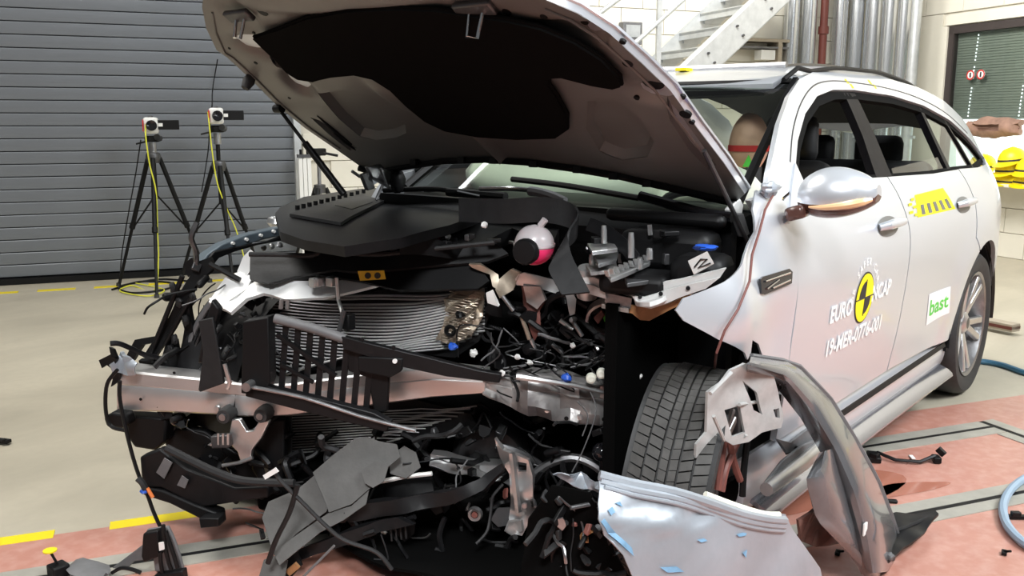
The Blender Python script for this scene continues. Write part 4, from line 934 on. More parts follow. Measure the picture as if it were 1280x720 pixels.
# white body member and its crumpled right end
fp2('front_panel_member', [(300, 366), (318, 354), (340, 349), (362, 350), (400, 354), (440, 350), (488, 345), (478, 356), (440, 366), (404, 374), (360, 374), (330, 368), (310, 374), (290, 392), (266, 382), (262, 374)], .05, 'white_body', thick=.012, lean=-1.1, z0=.8, amp=.035, freq=12)
fp2('front_panel_member', [(262, 378), (272, 360), (284, 346), (300, 340), (314, 348), (310, 362), (296, 372), (278, 386)], .03, 'white_body', thick=.01, lean=-.8, z0=.8, amp=.05, freq=14, seed=2)
fp2('front_panel_member', [(296, 340), (304, 322), (314, 312), (322, 318), (318, 330), (310, 344), (300, 346)], -.02, 'white_body', thick=.008, lean=-.3, z0=.85, amp=.02, freq=10)
for px, py in ((398, 352), (415, 352), (394, 353)): MB().box(F(px, py, .075), (.03, .03, .03)).build('bracket', 'alu', car, bevel=.004)
lab = FS([(447, 339), (480, 338), (482, 349), (450, 351)], .07); wl_ = MB().prism(lab, NF * -.003).build('warning_label', 'warn_yellow', car, smooth=False)
for px in (460, 472): MB().lathe([(0, .003), (.010, .003), (.010, 0)], F(px, 344.5, .071), NF, 10).build('warning_pictogram', 'print_black', wl_)
# ---- radiator with wavy fins
rb = [(330, 368), (420, 372), (480, 362), (540, 358), (608, 360), (612, 395), (600, 425), (570, 446), (520, 440), (490, 462), (420, 478), (345, 478)]
fpatch('radiator_core', rb, -.10, 'black', car, .05, .03)
def waveline(y0, x0, x1, k, amp_, sag, n=28):
    out = []
    for i in range(n + 1):
        u = i / n; px = x0 + (x1 - x0) * u
        py = y0 + sag * (math.sin(u * PI * 1.15 - .2) * .6 - .5 * u) + amp_ * math.sin(u * 11 + y0 * .05) * u * 2
        out.append(F(px, py, k + .05 * math.sin(u * PI) * u))
    return out
mb = MB()
for i in range(28):
    y0 = 368 + i * 3.9; x0 = 340; x1 = 606 - max(0, i - 14) * 8 if i < 20 else 606 - (i - 14) * 22
    mb.tube(waveline(y0, x0, x1, -.075, 1.2, 16 if i > 1 else 7), .0034, 4)
o = mb.build('cooling_fins', 'fin', car); o['kind'] = 'stuff'
fpatch('crushed_radiator_corner', [(556, 372), (590, 362), (606, 364), (604, 395), (590, 420), (565, 430), (545, 424), (555, 405)], -.045, 'copper_fin', car, .016, .006, amp=.03, freq=40)
MB().lathe([(.006, 0), (.020, .004), (.016, .012), (.008, .0)], F(563, 413, -.01), NF, 14).build('radiator_hole', 'black', car)
mb = MB()
for i in range(26):
    y0 = 364 + i * 2.4; x0 = 562 - i * .4; mb.tube([F(x0 + (604 - i * .8 - x0) * j / 8, y0 + 1.6 * math.sin(j * 1.3 + i) - j * .4, -.012 + .004 * math.sin(j * 2 + i)) for j in range(9)], .0018, 4)
o = mb.build('crushed_fins', 'copper_fin', car); o['kind'] = 'stuff'
for px, py, m in ((575, 394, 'black'), (566, 433, 'blue'), (592, 441, 'white')): blob('radiator_debris', F(px, py, .01), (.012, .016, .012), m, car, px, .5, 8)
# lower radiator
fpatch('lower_radiator_core', [(362, 518), (440, 508), (520, 498), (590, 516), (600, 534), (540, 546), (430, 562), (364, 568)], -.09, 'black', car, .05, .03)
mb = MB()
for i in range(15):
    y0 = 519 + i * 3.4; mb.tube([F(364 + (596 - i * 8 - 364) * j / 10, y0 - 10 * (j / 10) + (1.5 * math.sin(j * 1.7 + i) if j > 6 else 0), -.068) for j in range(11)], .0026, 4)
o = mb.build('cooling_fins', 'fin', car); o['kind'] = 'stuff'
MB().beam(F(361, 514, -.06), F(361, 568, -.06), .012, .02).build('radiator_frame', 'steel', car)
# ---- active shutter frame hanging in front
k0 = .22
MB().prism(FS([(312, 398), (344, 392), (346, 470), (340, 490), (310, 486)], k0 - .03), NF * .05).build('shutter_housing', 'black', car, bevel=.004)
MB().tube(smoothpath(FS([(344, 398), (390, 410), (432, 424)], k0), 3), [.015] * 6 + [.015], 10).build('shutter_rail', 'plastic_grey', car)
MB().prism(FS([(430, 418), (470, 428), (520, 440), (600, 460), (628, 465), (626, 476), (560, 468), (500, 455), (432, 434)], k0 - .01), NF * .025).build('shutter_rail', 'plastic', car, bevel=.003)
MB().prism(FS([(312, 478), (340, 480), (400, 494), (470, 512), (492, 524), (486, 536), (420, 520), (350, 502), (312, 492)], k0 - .01), NF * .03).build('shutter_rail', 'plastic', car, bevel=.003)
MB().tube(smoothpath(FS([(316, 484), (380, 497), (450, 520), (520, 538)], k0 + .03), 3), .006, 8).build('link_rod', 'steel', car)
for i in range(8):
    a = F(358 + i * 15.2, 402 + i * 4.8, k0 - .012); b = F(352 + i * 15.0, 486 + i * 4.6, k0 - .012)
    MB().beam(a, b, .018, .006, NF).build('shutter_slat', 'plastic', car)
MB().beam(F(346, 418, k0), F(420, 470, k0), .012, .012).build('shutter_link', 'black', car); MB().beam(F(350, 455, k0), F(392, 478, k0), .010, .010).build('shutter_link', 'black', car)
MB().prism(FS([(432, 432), (490, 446), (486, 512), (470, 514), (462, 470), (438, 462)], k0 - .03), NF * .02).build('shutter_motor', 'black', car, bevel=.004)
MB().prism(FS([(450, 444), (506, 446), (504, 462), (490, 470), (450, 462)], k0 - .0), NF * .02).build('shutter_bracket', 'black', car, bevel=.004)
MB().lathe([(0, .006), (.007, .006), (.007, 0)], F(494, 451, k0 + .022), NF, 10).build('bolt', 'white', car)
for px, py in ((453, 424), (492, 434)): MB().lathe([(0, .003), (.006, .003), (.006, 0)], F(px, py, k0 + .016), NF, 10).build('rail_hole', 'black', car)
MB().tube(FS([(421, 347, .1), (423, 375, .1), (428, 392, .15), (424, 415, .15)], .1), .006, 8).build('pin', 'alu', car); MB().box(F(436, 402, .16), (.03, .03, .05)).build('connector', 'black', car, bevel=.004); MB().tube(FS([(430, 388), (424, 414)], .18), .008, 8).build('bracket', 'steel_dark', car)
for px, py, r in ((352, 378, .01), (360, 378, .01)): MB().tube(FS([(px, py - 4), (px - 1, py + 8)], .10), .007, 8).build('stud', 'alu', car)
MB().lathe([(0, .02), (.014, .02), (.014, -.02), (0, -.02)], F(311, 482, k0 + .04), NF, 12).build('bolt', 'steel', car)
# ---- bumper cross beam, folded back on the left
def loftbeam(name, sts, k, dep, m, lump=0, seed=0):
    mb = MB(); rows = []
    P_ = []
    for i in range(len(sts) - 1):
        for j in range(4): P_.append([sts[i][q] + (sts[i + 1][q] - sts[i][q]) * j / 4 for q in range(len(sts[0]))])
    P_.append(list(sts[-1]))
    for q in P_:
        px, yt, yb = q[:3]; kk = k + (q[3] if len(q) > 3 else 0); sec = []
        for v, dk_ in ((0, -dep), (0, -.004), (.05, .002), (.33, .004), (.36, .0015), (.40, .004), (.70, .004), (.95, .002), (1, -.004), (1, -dep)):
            p = F(px, yt + (yb - yt) * v, kk)
            if lump: dk_ += lump * noise.noise(V((px * .035, v * 2.2, seed)))
            sec.append(p + NF * dk_)
        rows.append(sec)
    ns = len(rows[0]); vs = [p for r_ in rows for p in r_]; fs = []
    for i in range(len(rows) - 1):
        for j in range(ns): fs.append((i * ns + j, (i + 1) * ns + j, (i + 1) * ns + (j + 1) % ns, i * ns + (j + 1) % ns))
    fs += [tuple(range(ns)), tuple(range(len(vs) - 1, len(vs) - ns - 1, -1))]
    return mb.add(vs, fs).build(name, m, car, ang=32)
BM = loftbeam('bumper_beam', [(147, 462, 514), (200, 468, 515), (260, 474, 518), (305, 480, 521), (360, 480, 520), (420, 472, 512), (480, 464, 505), (540, 460, 497), (606, 468, 492)], .10, .09, 'alu_satin')
loftbeam('bumper_beam', [(604, 468, 492, .04), (640, 472, 508, .0), (660, 468, 522, .05), (700, 472, 528, .02), (750, 480, 533, -.01), (806, 492, 533, -.03)], .06, .08, 'alu_scraped', .05, 4)
MB().tube(FS([(646, 470, .16), (672, 474, .16), (720, 482, .13), (760, 492, .10)], .1), [.012, .01, .008, .006], 8).build('beam_flange', 'alu', car)
for px, py in ((272, 510), (283, 511)): MB().lathe([(0, .012), (.009, .010), (.010, 0)], F(px, py, .112), NF, 10).build('bolt', 'alu', BM)
for px, py in ((176, 499), (218, 466)): MB().lathe([(0, .002), (.005, .002), (.005, 0)], F(px, py, .113), NF, 8).build('beam_hole', 'black', BM)
for px, py in ((755, 524), (767, 524), (708, 523)): MB().lathe([(0, .002), (.007, .002), (.007, 0)], F(px, py, .085), NF, 8).build('beam_hole', 'black', car)
for px, py in ((725, 521), (684, 512), (651, 470)): MB().lathe([(0, .012), (.008, .01), (.009, 0)], F(px, py, .10), NF, 8).build('bolt', 'alu', car)
fp2('beam_end_crumple', [(138, 456), (146, 442), (165, 444), (176, 452), (172, 466), (150, 468), (140, 466)], .13, 'silver_crumpled', lean=0, res=.02, amp=.05, freq=18)
for pts in ([(124, 450), (140, 442), (148, 448), (142, 462), (134, 456), (128, 460)], [(137, 434), (143, 436), (148, 446), (142, 446)], [(140, 466), (150, 464), (146, 478), (138, 484)]):
    fp2('torn_plastic', pts, .12, 'black', lean=0, res=.03, amp=.03, freq=20)
MB().prism(FS([(250, 400), (268, 396), (276, 440), (282, 478), (252, 489), (250, 486), (256, 440)], .17), NF * .012).build('air_duct_flap', 'plastic_soft', car, bevel=.003)
MB().prism(FS([(262, 400), (270, 372), (280, 384), (272, 410), (262, 450), (252, 452)], .14), NF * .03).build('air_duct', 'plastic', car, bevel=.006)
MB().tube(FS([(281, 455), (287, 478), (284, 486)], .2), .007, 8).build('pin', 'alu', car)
# tow bracket
MB().prism(FS([(293, 522), (303, 522), (312, 537), (320, 536), (328, 522), (340, 524), (330, 545), (318, 560), (316, 574), (304, 574), (300, 562), (290, 552), (270, 556), (262, 554), (275, 548), (290, 540)], .12), NF * .02).build('tow_bracket', 'alu', car, bevel=.003)
for px, py in ((285, 517), (331, 516)):
    MB().lathe([(0, .035), (.022, .035), (.026, .02), (.026, -.02)], F(px, py, .12), NF, 12).build('rubber_mount', 'rubber', car); MB().lathe([(0, .042), (.011, .042), (.012, .03)], F(px, py, .12), NF, 10).build('bolt', 'steel', car)
MB().tube(FS([(316, 572), (300, 578), (278, 582)], .14), .006, 8).build('link_rod', 'alu', car); MB().prism(FS([(268, 542), (290, 540), (292, 556), (270, 557)], .14), NF * .03).build('crash_sensor', 'steel_dark', car, bevel=.004)
for i in range(3): MB().beam(F(273 + i * 6, 542, .175), F(273 + i * 6, 556, .175), .006, .004, NF).build('sensor_rib', 'alu', car)
# ================================================================== RIGHT FRONT CORNER
fe = [(234, 338), (250, 316), (268, 304), (300, 292), (340, 283), (352, 283), (348, 292), (320, 298), (300, 304), (286, 308), (275, 312), (262, 312), (244, 336)]
MB().prism([BY(x, y, -.84) for x, y in fe], (0, .05, 0)).build('fender_flange', 'fender_blue', car, bevel=.004)
for px, py in ((290, 304), (307, 299), (325, 294), (341, 289)): MB().lathe([(0, .01), (.006, .01), (.006, 0)], BY(px, py, -.79), (0, 1, 0), 8).build('flange_clip', 'white', car)
MB().prism([BY(x, y, -.80) for x, y in ((244, 338), (264, 314), (290, 308), (330, 302), (350, 294), (350, 300), (318, 306), (290, 314), (270, 322), (252, 345))], (0, .02, 0)).build('fender_liner_edge', 'black', car, bevel=.004)
# black mounting lattice
for pts in ([(246, 328), (262, 322), (268, 336), (250, 352), (236, 352)], [(250, 338), (236, 350), (220, 384), (184, 444), (196, 450), (214, 420), (226, 400), (250, 352)], [(160, 448), (172, 424), (206, 418), (212, 424), (182, 430), (170, 450)], [(212, 420), (222, 424), (230, 462), (220, 470), (206, 446)], [(178, 448), (246, 450), (256, 458), (246, 466), (182, 462)],
            [(226, 362), (240, 360), (244, 420), (230, 462), (222, 460), (232, 410)], [(230, 330), (240, 322), (252, 334), (236, 346)]):
    fp2('headlamp_bracket', pts, -.02, 'black', lean=0, res=.05, thick=.02, amp=.03, freq=6)
for a, b in (((228, 345), (186, 448)), ((238, 372), (206, 430)), ((262, 330), (300, 350))): MB().tube(FS([a, b], .01), .009, 8).build('bracket_rod', 'black', car)
for px, py in ((216, 360), (224, 378), (240, 372), (232, 400), (212, 438), (218, 424)): blob('bracket_clip', F(px, py, .01), (.010, .014, .018), 'plastic_soft', car, px, .5, 8)
# wheel house and right front wheel
MB().lathe([(.42, -.30), (.42, .04), (.39, .04), (.385, -.30)], (0, -.80, .42), (0, -1, 0), 40, PI - .2, 2 * PI + .2).build('wheel_house', 'plastic', car)
wh = empty('front_wheel'); wh.parent = car; alloy(wh, (0, -.80, .36), (0, -1, 0))
for i, off in enumerate((0, 9, 20)):
    MB().tube(smoothpath([F(290 + off, 352 + off, -.02 + .0 * i), F(258 + off, 386, -.02), F(236 + off, 430, -.02), F(222 + off, 476, -.02)], 5), .010 - .002 * i, 8).build('liner_rib', ('plastic_grey', 'plastic', 'black')[i], car)
fp2('liner_and_dark_fill', [(286, 354), (262, 380), (240, 420), (226, 462), (226, 474), (260, 474), (268, 430), (285, 395), (300, 370)], -.05, 'plastic', lean=-.2, z0=.6, res=.04, amp=.02, freq=5, bend=lambda s, t: .05 * math.sin(s * 20))
# right lower: lamp carrier, lower bumper lip
MB().prism(FS([(140, 516), (150, 510), (168, 512), (172, 524), (164, 530), (144, 528)], .10), NF * .05).build('horn', 'black', car, bevel=.008)
MB().prism(FS([(168, 512), (220, 516), (218, 545), (205, 556), (180, 552), (172, 540)], .02), NF * .06).build('fog_lamp_housing', 'black', car, bevel=.008)
blob('fog_lamp', F(222, 524, .05), (.03, .03, .025), 'black_gloss', car, 3, .1, 10)
MB().prism(FS([(183, 566), (208, 556), (240, 580), (300, 604), (342, 602), (342, 616), (300, 622), (262, 628), (236, 618), (210, 604), (186, 604)], .16), NF * .04).build('lower_bumper', 'plastic', car, bevel=.006)
MB().prism(FS([(186, 602), (214, 606), (250, 622), (282, 634), (284, 650), (262, 652), (258, 640), (222, 622), (190, 612)], .16), NF * .05).build('lower_bumper_lip', 'black', car, bevel=.006)
MB().tube(smoothpath(FS([(208, 560), (240, 576), (270, 590), (305, 601), (368, 604)], .24), 4), .013, 8).build('lower_rail', 'plastic_soft', car)
MB().prism(FS([(258, 640), (282, 640), (282, 650), (260, 652)], .2), NF * .05).build('bumper_tab', 'plastic', car, bevel=.003)
for pts in ([(196, 590), (206, 572), (216, 578), (206, 598)], [(222, 606), (228, 594), (236, 600), (232, 610)]): MB().prism(FS(pts, .212), NF * .004).build('bumper_window', 'plastic_grey', car, smooth=False)
MB().prism(FS([(210, 528), (262, 534), (300, 560), (345, 575), (350, 600), (300, 598), (240, 575), (214, 552)], -.02), NF * .04).build('air_guide', 'black', car, bevel=.006)
MB().prism(FS([(330, 520), (362, 520), (360, 600), (335, 606), (320, 580)], -.0), NF * .04).build('air_guide', 'black', car, bevel=.006)
def wire(pts, k, r=.004, m='black', nm='wire', n=5): return MB().tube(smoothpath(FS(pts, k), n), r, 6).build(nm, m, car)
wire([(147, 462), (134, 480), (132, 510), (138, 532), (156, 538)], .2, .006); wire([(150, 476), (150, 500), (160, 548), (172, 590), (184, 618), (192, 640), (202, 662)], .22, .006)
wire([(172, 598), (178, 604), (182, 612)], .25, .010, 'plastic_soft', 'connector'); blob('connector', F(180, 614, .25), (.012, .012, .008), 'blue', car, 3, .3, 8); MB().tube(FS([(184, 610), (191, 622)], .25), .006, 6).build('cable_tie', 'orange', car)
# ================================================================== MIDDLE: drive unit and masses behind the beam, coloured dark for the bay's shade
RF = Matrix.Rotation(.532, 3, 'Z')
MB().box(NF * -.42 + UZ * .48, (.40, 1.0, .52), RF).build('drive_unit', 'shade_black', car, bevel=.04)
MB().box(NF * -.22 + UZ * .14, (.62, 1.2, .10), RF).build('subframe', 'shade_black', car, bevel=.02)
MB().box((-.40, .0, .86), (.12, 1.3, .22)).build('power_electronics', 'shade_black', car, bevel=.03)
MB().prism([V((-.45, .60, .2)), V((-.10, .60, .2)), V((-.10, .60, .84)), V((-.45, .60, .92))], (0, -.04, 0)).build('inner_apron', 'shade_black', car)
for sg, y in ((-1, -.60),): MB().box((-.25, y, .62), (.55, .06, .62)).build('inner_apron', 'shade_black', car, bevel=.01)
MB().lathe([(0, .12), (.11, .12), (.14, .08), (.14, -.1)], F(620, 560, -.28), NF, 20).build('motor_end', 'steel_dark', car)
rnd = random.Random(21)
def inreg(px, py):
    return (610 < px < 800 and 380 < py < 480) or (300 < px < 790 and 540 < py < 720) or (600 < px < 790 and 520 < py < 600) or (200 < px < 300 and 480 < py < 560)
cl = 0
while cl < 150:
    px = rnd.uniform(200, 800); py = rnd.uniform(380, 715)
    if not inreg(px, py): continue
    k = rnd.uniform(-.12, .02) if py < 540 else rnd.uniform(-.04, .12); cl += 1; ty = rnd.random(); p = F(px, py, k)
    if p.z < .06: continue
    m = rnd.choice(['black', 'black', 'plastic', 'black', 'plastic', 'steel_dark', 'plastic', 'plastic_soft', 'plastic'])
    if ty < .45:
        pts = [p]
        for _ in range(4): pts.append(pts[-1] + TF * rnd.uniform(-.07, .07) + UZ * rnd.uniform(-.06, .05) + NF * rnd.uniform(-.03, .03))
        pts = [V((q.x, q.y, max(q.z, .05))) for q in pts]
        MB().tube(smoothpath(pts, 5), rnd.choice([.003, .004, .006, .011]), 6).build('hose', m, car)
    elif ty < .8:
        R = Matrix.Rotation(rnd.uniform(0, 3), 3, 'X') @ Matrix.Rotation(rnd.uniform(0, 3), 3, 'Z')
        MB().box(p, (rnd.uniform(.02, .08), rnd.uniform(.01, .05), rnd.uniform(.006, .03)), R, top=rnd.uniform(.5, 1)).build('bracket', m, car, bevel=.003)
    else:
        MB().lathe([(0, .02), (.7 * (r_ := rnd.uniform(.008, .025)), .02), (r_, .01), (r_, -.03)], p, V((rnd.uniform(-.3, 1), rnd.uniform(-.5, 1), rnd.uniform(-.5, .5))), 10).build('plug', m, car)
for i in range(16):
    px = rnd.uniform(610, 790); py = rnd.uniform(400, 470); wire([(px, py), (px + rnd.uniform(-40, 40), py + rnd.uniform(-10, 25)), (px + rnd.uniform(-60, 60), py + rnd.uniform(-5, 40)), (px + rnd.uniform(-80, 80), py + rnd.uniform(-10, 50))], rnd.uniform(-.02, .10), .0025, rnd.choice(['black', 'plastic_grey', 'black', 'steel_dark']), 'wire')
# bright bits
for pts, k, m, nm in (([(616, 358), (612, 344), (590, 334), (586, 330), (600, 330), (622, 344), (626, 364)], -.02, 'copper_fin', 'torn_bracket'), ([(624, 350), (640, 336), (652, 340), (642, 362), (626, 372), (620, 362)], -.02, 'copper_fin', 'torn_bracket'),
                      ([(644, 344), (656, 340), (700, 352), (712, 366), (700, 368), (660, 356), (646, 356)], -.02, 'alu', 'link_arm'), ([(700, 352), (714, 362), (720, 374), (718, 392), (712, 394), (708, 372)], -.0, 'alu', 'link_arm'),
                      ([(652, 358), (676, 360), (682, 376), (675, 388), (676, 412), (668, 426), (662, 408), (655, 385)], -.03, 'red_brown', 'engine_mount'), ([(654, 356), (676, 358), (683, 374), (672, 386), (658, 378)], -.01, 'alu_scraped', 'engine_mount'),
                      ([(608, 366), (616, 362), (624, 382), (616, 380), (610, 378)], .03, 'white', 'torn_tag')):
    fp2(nm, pts, k + .04, m, lean=0, res=.02, thick=.012, amp=.02, freq=14)
for a, b, m in (((628, 370), (642, 388), 'steel'), ((652, 396), (662, 424), 'copper_fin'), ((664, 424), (668, 436), 'alu'), ((700, 400), (716, 412), 'alu'), ((716, 402), (728, 420), 'steel'), ((690, 430), (702, 440), 'steel_dark')):
    MB().tube(FS([a, b], .04), .007, 8).build('link_rod', m, car)
MB().lathe([(.052, .02), (.060, .02), (.060, -.02), (.048, -.02), (.052, .02)], F(757, 398, .0), NF + V((0, 0, -.3)), 20).build('mount_ring', 'alu_scraped', car)
MB().prism(FS([(742, 396), (752, 386), (757, 392), (748, 404)], .03), NF * .02).build('torn_tag', 'red_brown', car, bevel=.003); MB().prism(FS([(752, 392), (764, 388), (766, 398), (756, 402)], .03), NF * .01).build('torn_tag', 'green', car, bevel=.002)
for px, py, m in ((752, 466, 'airbag'), (739, 472, 'airbag')): MB().lathe([(0, .02), (.008, .022), (.014, .018), (.016, 0)], F(px, py, .12), NF, 14).build('plug', m, car)
blob('connector', F(708, 472, .14), (.013, .016, .012), 'blue', car, 3, .3, 10)
for px, py in ((647, 446), (662, 453), (716, 432), (792, 460), (800, 470), (628, 466)): blob('broken_clip', F(px, py, .10), (.007, .009, .008), 'white', car, px, .6, 8)
for pts in ([(738, 490), (745, 515), (730, 560), (715, 590)], [(722, 502), (735, 520), (728, 545)], [(770, 430), (778, 470), (778, 525), (774, 548)], [(768, 465), (776, 490), (780, 540)], [(778, 440), (776, 480), (771, 530)]): wire(pts, .13, .0022, 'plastic_grey')
MB().beam(F(774, 546, .14), F(773, 558, .14), .014, .010).build('connector', 'white', car)
# lower silver brackets
fp2('lower_bracket', [(620, 546), (630, 560), (648, 566), (662, 572), (668, 592), (668, 640), (660, 655), (652, 668), (640, 664), (636, 650), (640, 620), (636, 592), (626, 570)], .17, 'alu', lean=0, res=.02, thick=.015, amp=.05, freq=10, holes=[[(646, 574), (660, 576), (660, 588), (648, 590)]])
fp2('lower_bracket', [(636, 652), (652, 650), (654, 664), (640, 670), (632, 662)], .19, 'alu_scraped', lean=0, res=.02, thick=.01, amp=.03, freq=20)
MB().beam(F(640, 566, .20), F(648, 640, .21), .015, .012).build('bracket_rib', 'alu', car)
for px, py in ((646, 626), (656, 631)): MB().lathe([(0, .01), (.008, .01), (.008, 0)], F(px, py, .20), NF, 10).build('bolt', 'steel', car)
loftbeam('subframe_arm', [(538, 568, 584), (560, 574, 592), (590, 580, 598), (628, 582, 604), (640, 590, 612)], .10, .05, 'alu', .04, 7)
MB().lathe([(0, .003), (.006, .003), (.006, 0)], F(573, 585, .13), NF, 8).build('beam_hole', 'black', car); MB().box(F(590, 590, .13), (.02, .02, .02)).build('bracket', 'black', car)
wire([(476, 602), (505, 596), (540, 592)], .19, .007, 'white', 'torn_edge'); 
MB().tube(smoothpath(FS([(668, 592), (690, 578), (715, 572), (740, 580), (768, 602)], .06), 5), .014, 8).build('stabiliser_bar', 'steel', car)
fp2('crumpled_strip', [(692, 590), (712, 592), (738, 598), (768, 600), (770, 616), (742, 612), (716, 608), (700, 600)], .30, 'silver_crumpled', lean=0, res=.015, thick=.004, amp=.06, freq=22)
MB().lathe([(.012, .01), (.020, .012), (.024, 0), (.010, -.01), (.012, .01)], F(594, 642, .2), NF, 16).build('bushing', 'steel', car); MB().lathe([(0, .012), (.009, .012), (.009, 0)], F(594, 642, .2), NF, 12).build('bushing_core', 'red_brown', car)
MB().lathe([(0, .01), (.011, .01), (.012, 0)], F(713, 663, .25), NF, 12).build('plug', 'white', car); MB().tube(FS([(726, 665), (748, 660)], .25), .011, 8).build('bolt', 'steel_dark', car)
blob('ball_joint', F(752, 565, .08), (.03, .03, .03), 'black_gloss', car, 1, .05, 12)
# torn lower cross member (long dark arm sweeping down to the left)
for pts, k, m in (([(400, 636), (440, 628), (500, 622), (560, 612), (600, 600), (626, 580), (630, 588), (606, 612), (560, 630), (500, 642), (440, 650), (402, 648)], .24, 'plastic'), ([(345, 700), (390, 680), (440, 660), (500, 645), (520, 652), (470, 668), (400, 690), (350, 712)], .26, 'plastic'), ([(480, 600), (540, 598), (545, 625), (480, 632)], .15, 'black')):
    fp2('lower_crossmember', pts, k, m, lean=-.2, z0=.2, res=.03, thick=.03, amp=.03, freq=9)
for i in range(4): MB().beam(F(488 + i * 6, 650 - i, .26), F(490 + i * 6, 676 - i, .26), .005, .006, NF).build('vent_rib', 'plastic_soft', car)
# grey torn undertray sheets
def tray(pts, k, seed, amp=.03): return fp2('undertray_sheet', pts, k, 'undertray', lean=-.7, z0=.15, res=.03, thick=.004, amp=amp * .35, freq=5, seed=seed)
tray([(327, 648), (335, 628), (372, 612), (396, 592), (404, 604), (412, 622), (408, 640), (370, 668), (350, 690), (340, 690), (332, 664)], .34, 1)
tray([(392, 590), (420, 566), (444, 548), (460, 546), (474, 552), (496, 556), (500, 572), (488, 582), (476, 592), (468, 606), (440, 630), (412, 640), (404, 618)], .36, 2)
tray([(452, 588), (470, 576), (486, 582), (480, 602), (466, 610), (456, 604)], .385, 3, .015)
tray([(342, 690), (372, 668), (410, 642), (440, 632), (462, 612), (458, 630), (430, 650), (400, 666), (370, 690), (350, 706)], .355, 4)
tray([(324, 720), (330, 700), (345, 694), (360, 700), (356, 722), (340, 740), (322, 740)], .30, 5)
tray([(486, 572), (505, 558), (520, 566), (526, 584), (508, 598), (488, 592)], .30, 6, .05)
for pts in ([(345, 712), (352, 694), (372, 690), (378, 706), (360, 726)],): fp2('grille_fragment', pts, .32, 'black', lean=-.3, z0=.1, res=.03, thick=.01)
MB().beam(F(360, 716, .35), F(372, 706, .35), .012, .02).build('torn_tag', 'rust', car)
wire([(342, 588), (352, 602), (380, 630), (405, 655), (430, 675), (470, 690), (490, 712)], .42, .006, 'plastic_soft'); wire([(372, 606), (362, 640), (345, 675), (335, 704)], .42, .008, 'plastic', 'rod'); wire([(418, 682), (400, 700), (378, 722)], .4, .004, 'plastic_grey')
MB().prism(FS([(329, 594), (345, 584), (349, 589), (332, 599)], .44), NF * .003).build('paper_tag', 'white', car, smooth=False)
for px, py, m, rr_ in ((480, 665, 'white', .008), (560, 702, 'plastic_grey', .02), (488, 690, 'blue', .02), (470, 706, 'plastic_soft', .02), (585, 715, 'plastic_soft', .03)): blob('fragment', F(px, py, .18), (rr_, rr_ * 1.6, rr_), m, car, px, .6, 8)
MB().tube(smoothpath(FS([(620, 715), (660, 700), (720, 704), (780, 720)], .15), 4), .02, 8).build('hose', 'plastic_soft', car)
# ================================================================== LEFT BAY: tank, strap, apron, electronics
tk = empty('expansion_tank'); tk.parent = car
T0 = BX(668, 306, -.02)
def tankshape(rs, a0, a1, m, nm):
    mb = MB(); ax = V((.35, .1, 1)).normalized(); pr = []
    for i in range(13):
        t = a0 + (a1 - a0) * i / 12; pr.append((rs * math.sin(t), -rs * math.cos(t)))
    return mb.lathe(pr, T0, UZ, 24).build(nm, m, tk)
tankshape(.058, PI * .44, PI, 'tank', 'upper_shell'); tankshape(.0585, 0, PI * .46, 'coolant', 'coolant_shell')
MB().tube([T0 + V((0, .02, .055)), T0 + V((-.005, .035, .075))], .010, 8).build('filler_nipple', 'tank', tk)
cd_ = (V((CAMP.x, CAMP.y, T0.z)) - T0).normalized(); cp = T0 + cd_ * .048 - RT * .022 - UZ * .012
MB().lathe([(.036, -.02), (.038, .012), (.032, .024), (0, .026)], cp, cd_ - RT * .35, 18).build('cap', 'black', tk)
MB().lathe([(.058, -.004), (.0605, -.004), (.0605, .004), (.058, .004)], T0, UZ, 24).build('weld_seam', 'tank', tk)
def ribbon(name, pts, wid, up, m, th=.006):
    pts = smoothpath(pts, 6); mb = MB(); vs = []
    for i, p in enumerate(pts):
        w_ = wid if not isinstance(wid, list) else wid[min(len(wid) - 1, i * len(wid) // len(pts))]; u_ = V(up(i / (len(pts) - 1)) if callable(up) else up).normalized(); vs += [p - u_ * w_ / 2, p + u_ * w_ / 2]
    mb.add(vs, [(2 * i, 2 * i + 2, 2 * i + 3, 2 * i + 1) for i in range(len(pts) - 1)]); return mb.build(name, m, car, solid=th)
ribbon('cowl_seal', [BX(575, 262, -.10), BX(630, 264, -.1), BX(680, 262, -.12), BX(715, 270, -.14), BX(722, 284, -.10), BX(704, 306, -.02), BX(700, 325, .0), BX(708, 345, .02), BX(720, 368, .04)], .075, lambda u: V((0, .0, 1)) if u < .45 else (UZ * (1 - (u - .45) * 1.6) + RT * (u - .45) * 2.2), 'plastic_soft')
ribbon('cowl_seal', [BX(735, 280, -.2), BX(755, 288, -.2), BX(780, 308, -.18), BX(795, 326, -.16)], .04, RT * .4 + UZ, 'plastic')
# electronics boxes
def boxpx(nm, px, py, x, size, m, rz=0, bev=.008, rx=0): return MB().box(BX(px, py, x), size, Matrix.Rotation(rz, 3, 'Z') @ Matrix.Rotation(rx, 3, 'X')).build(nm, m, car, bevel=bev)
boxpx('battery_box', 838, 312, -.33, (.14, .28, .12), 'black', .1, .03); boxpx('fuse_box', 878, 340, -.25, (.16, .15, .10), 'black', .2, .03); boxpx('fuse_box', 800, 352, -.18, (.16, .2, .06), 'black', .2, .02)
boxpx('ecu_cover', 830, 272, -.37, (.05, .40, .04), 'black', 0, .018)
MB().prism([BX(x, y, -.12) for x, y in ((860, 326), (884, 314), (892, 328), (867, 342))], (-.002, -.0, -.004)).build('paper_label', 'label_white', car, smooth=False)
MB().tube([BX(x, y, -.117) for x, y in ((868, 334), (876, 324), (884, 324), (872, 335), (888, 329))], .0022, 6).build('printed_mark', 'print_black', car)
blob('blue_cloth', BX(882, 309, -.15), (.03, .035, .008), 'blue', car, 4, .4, 10)
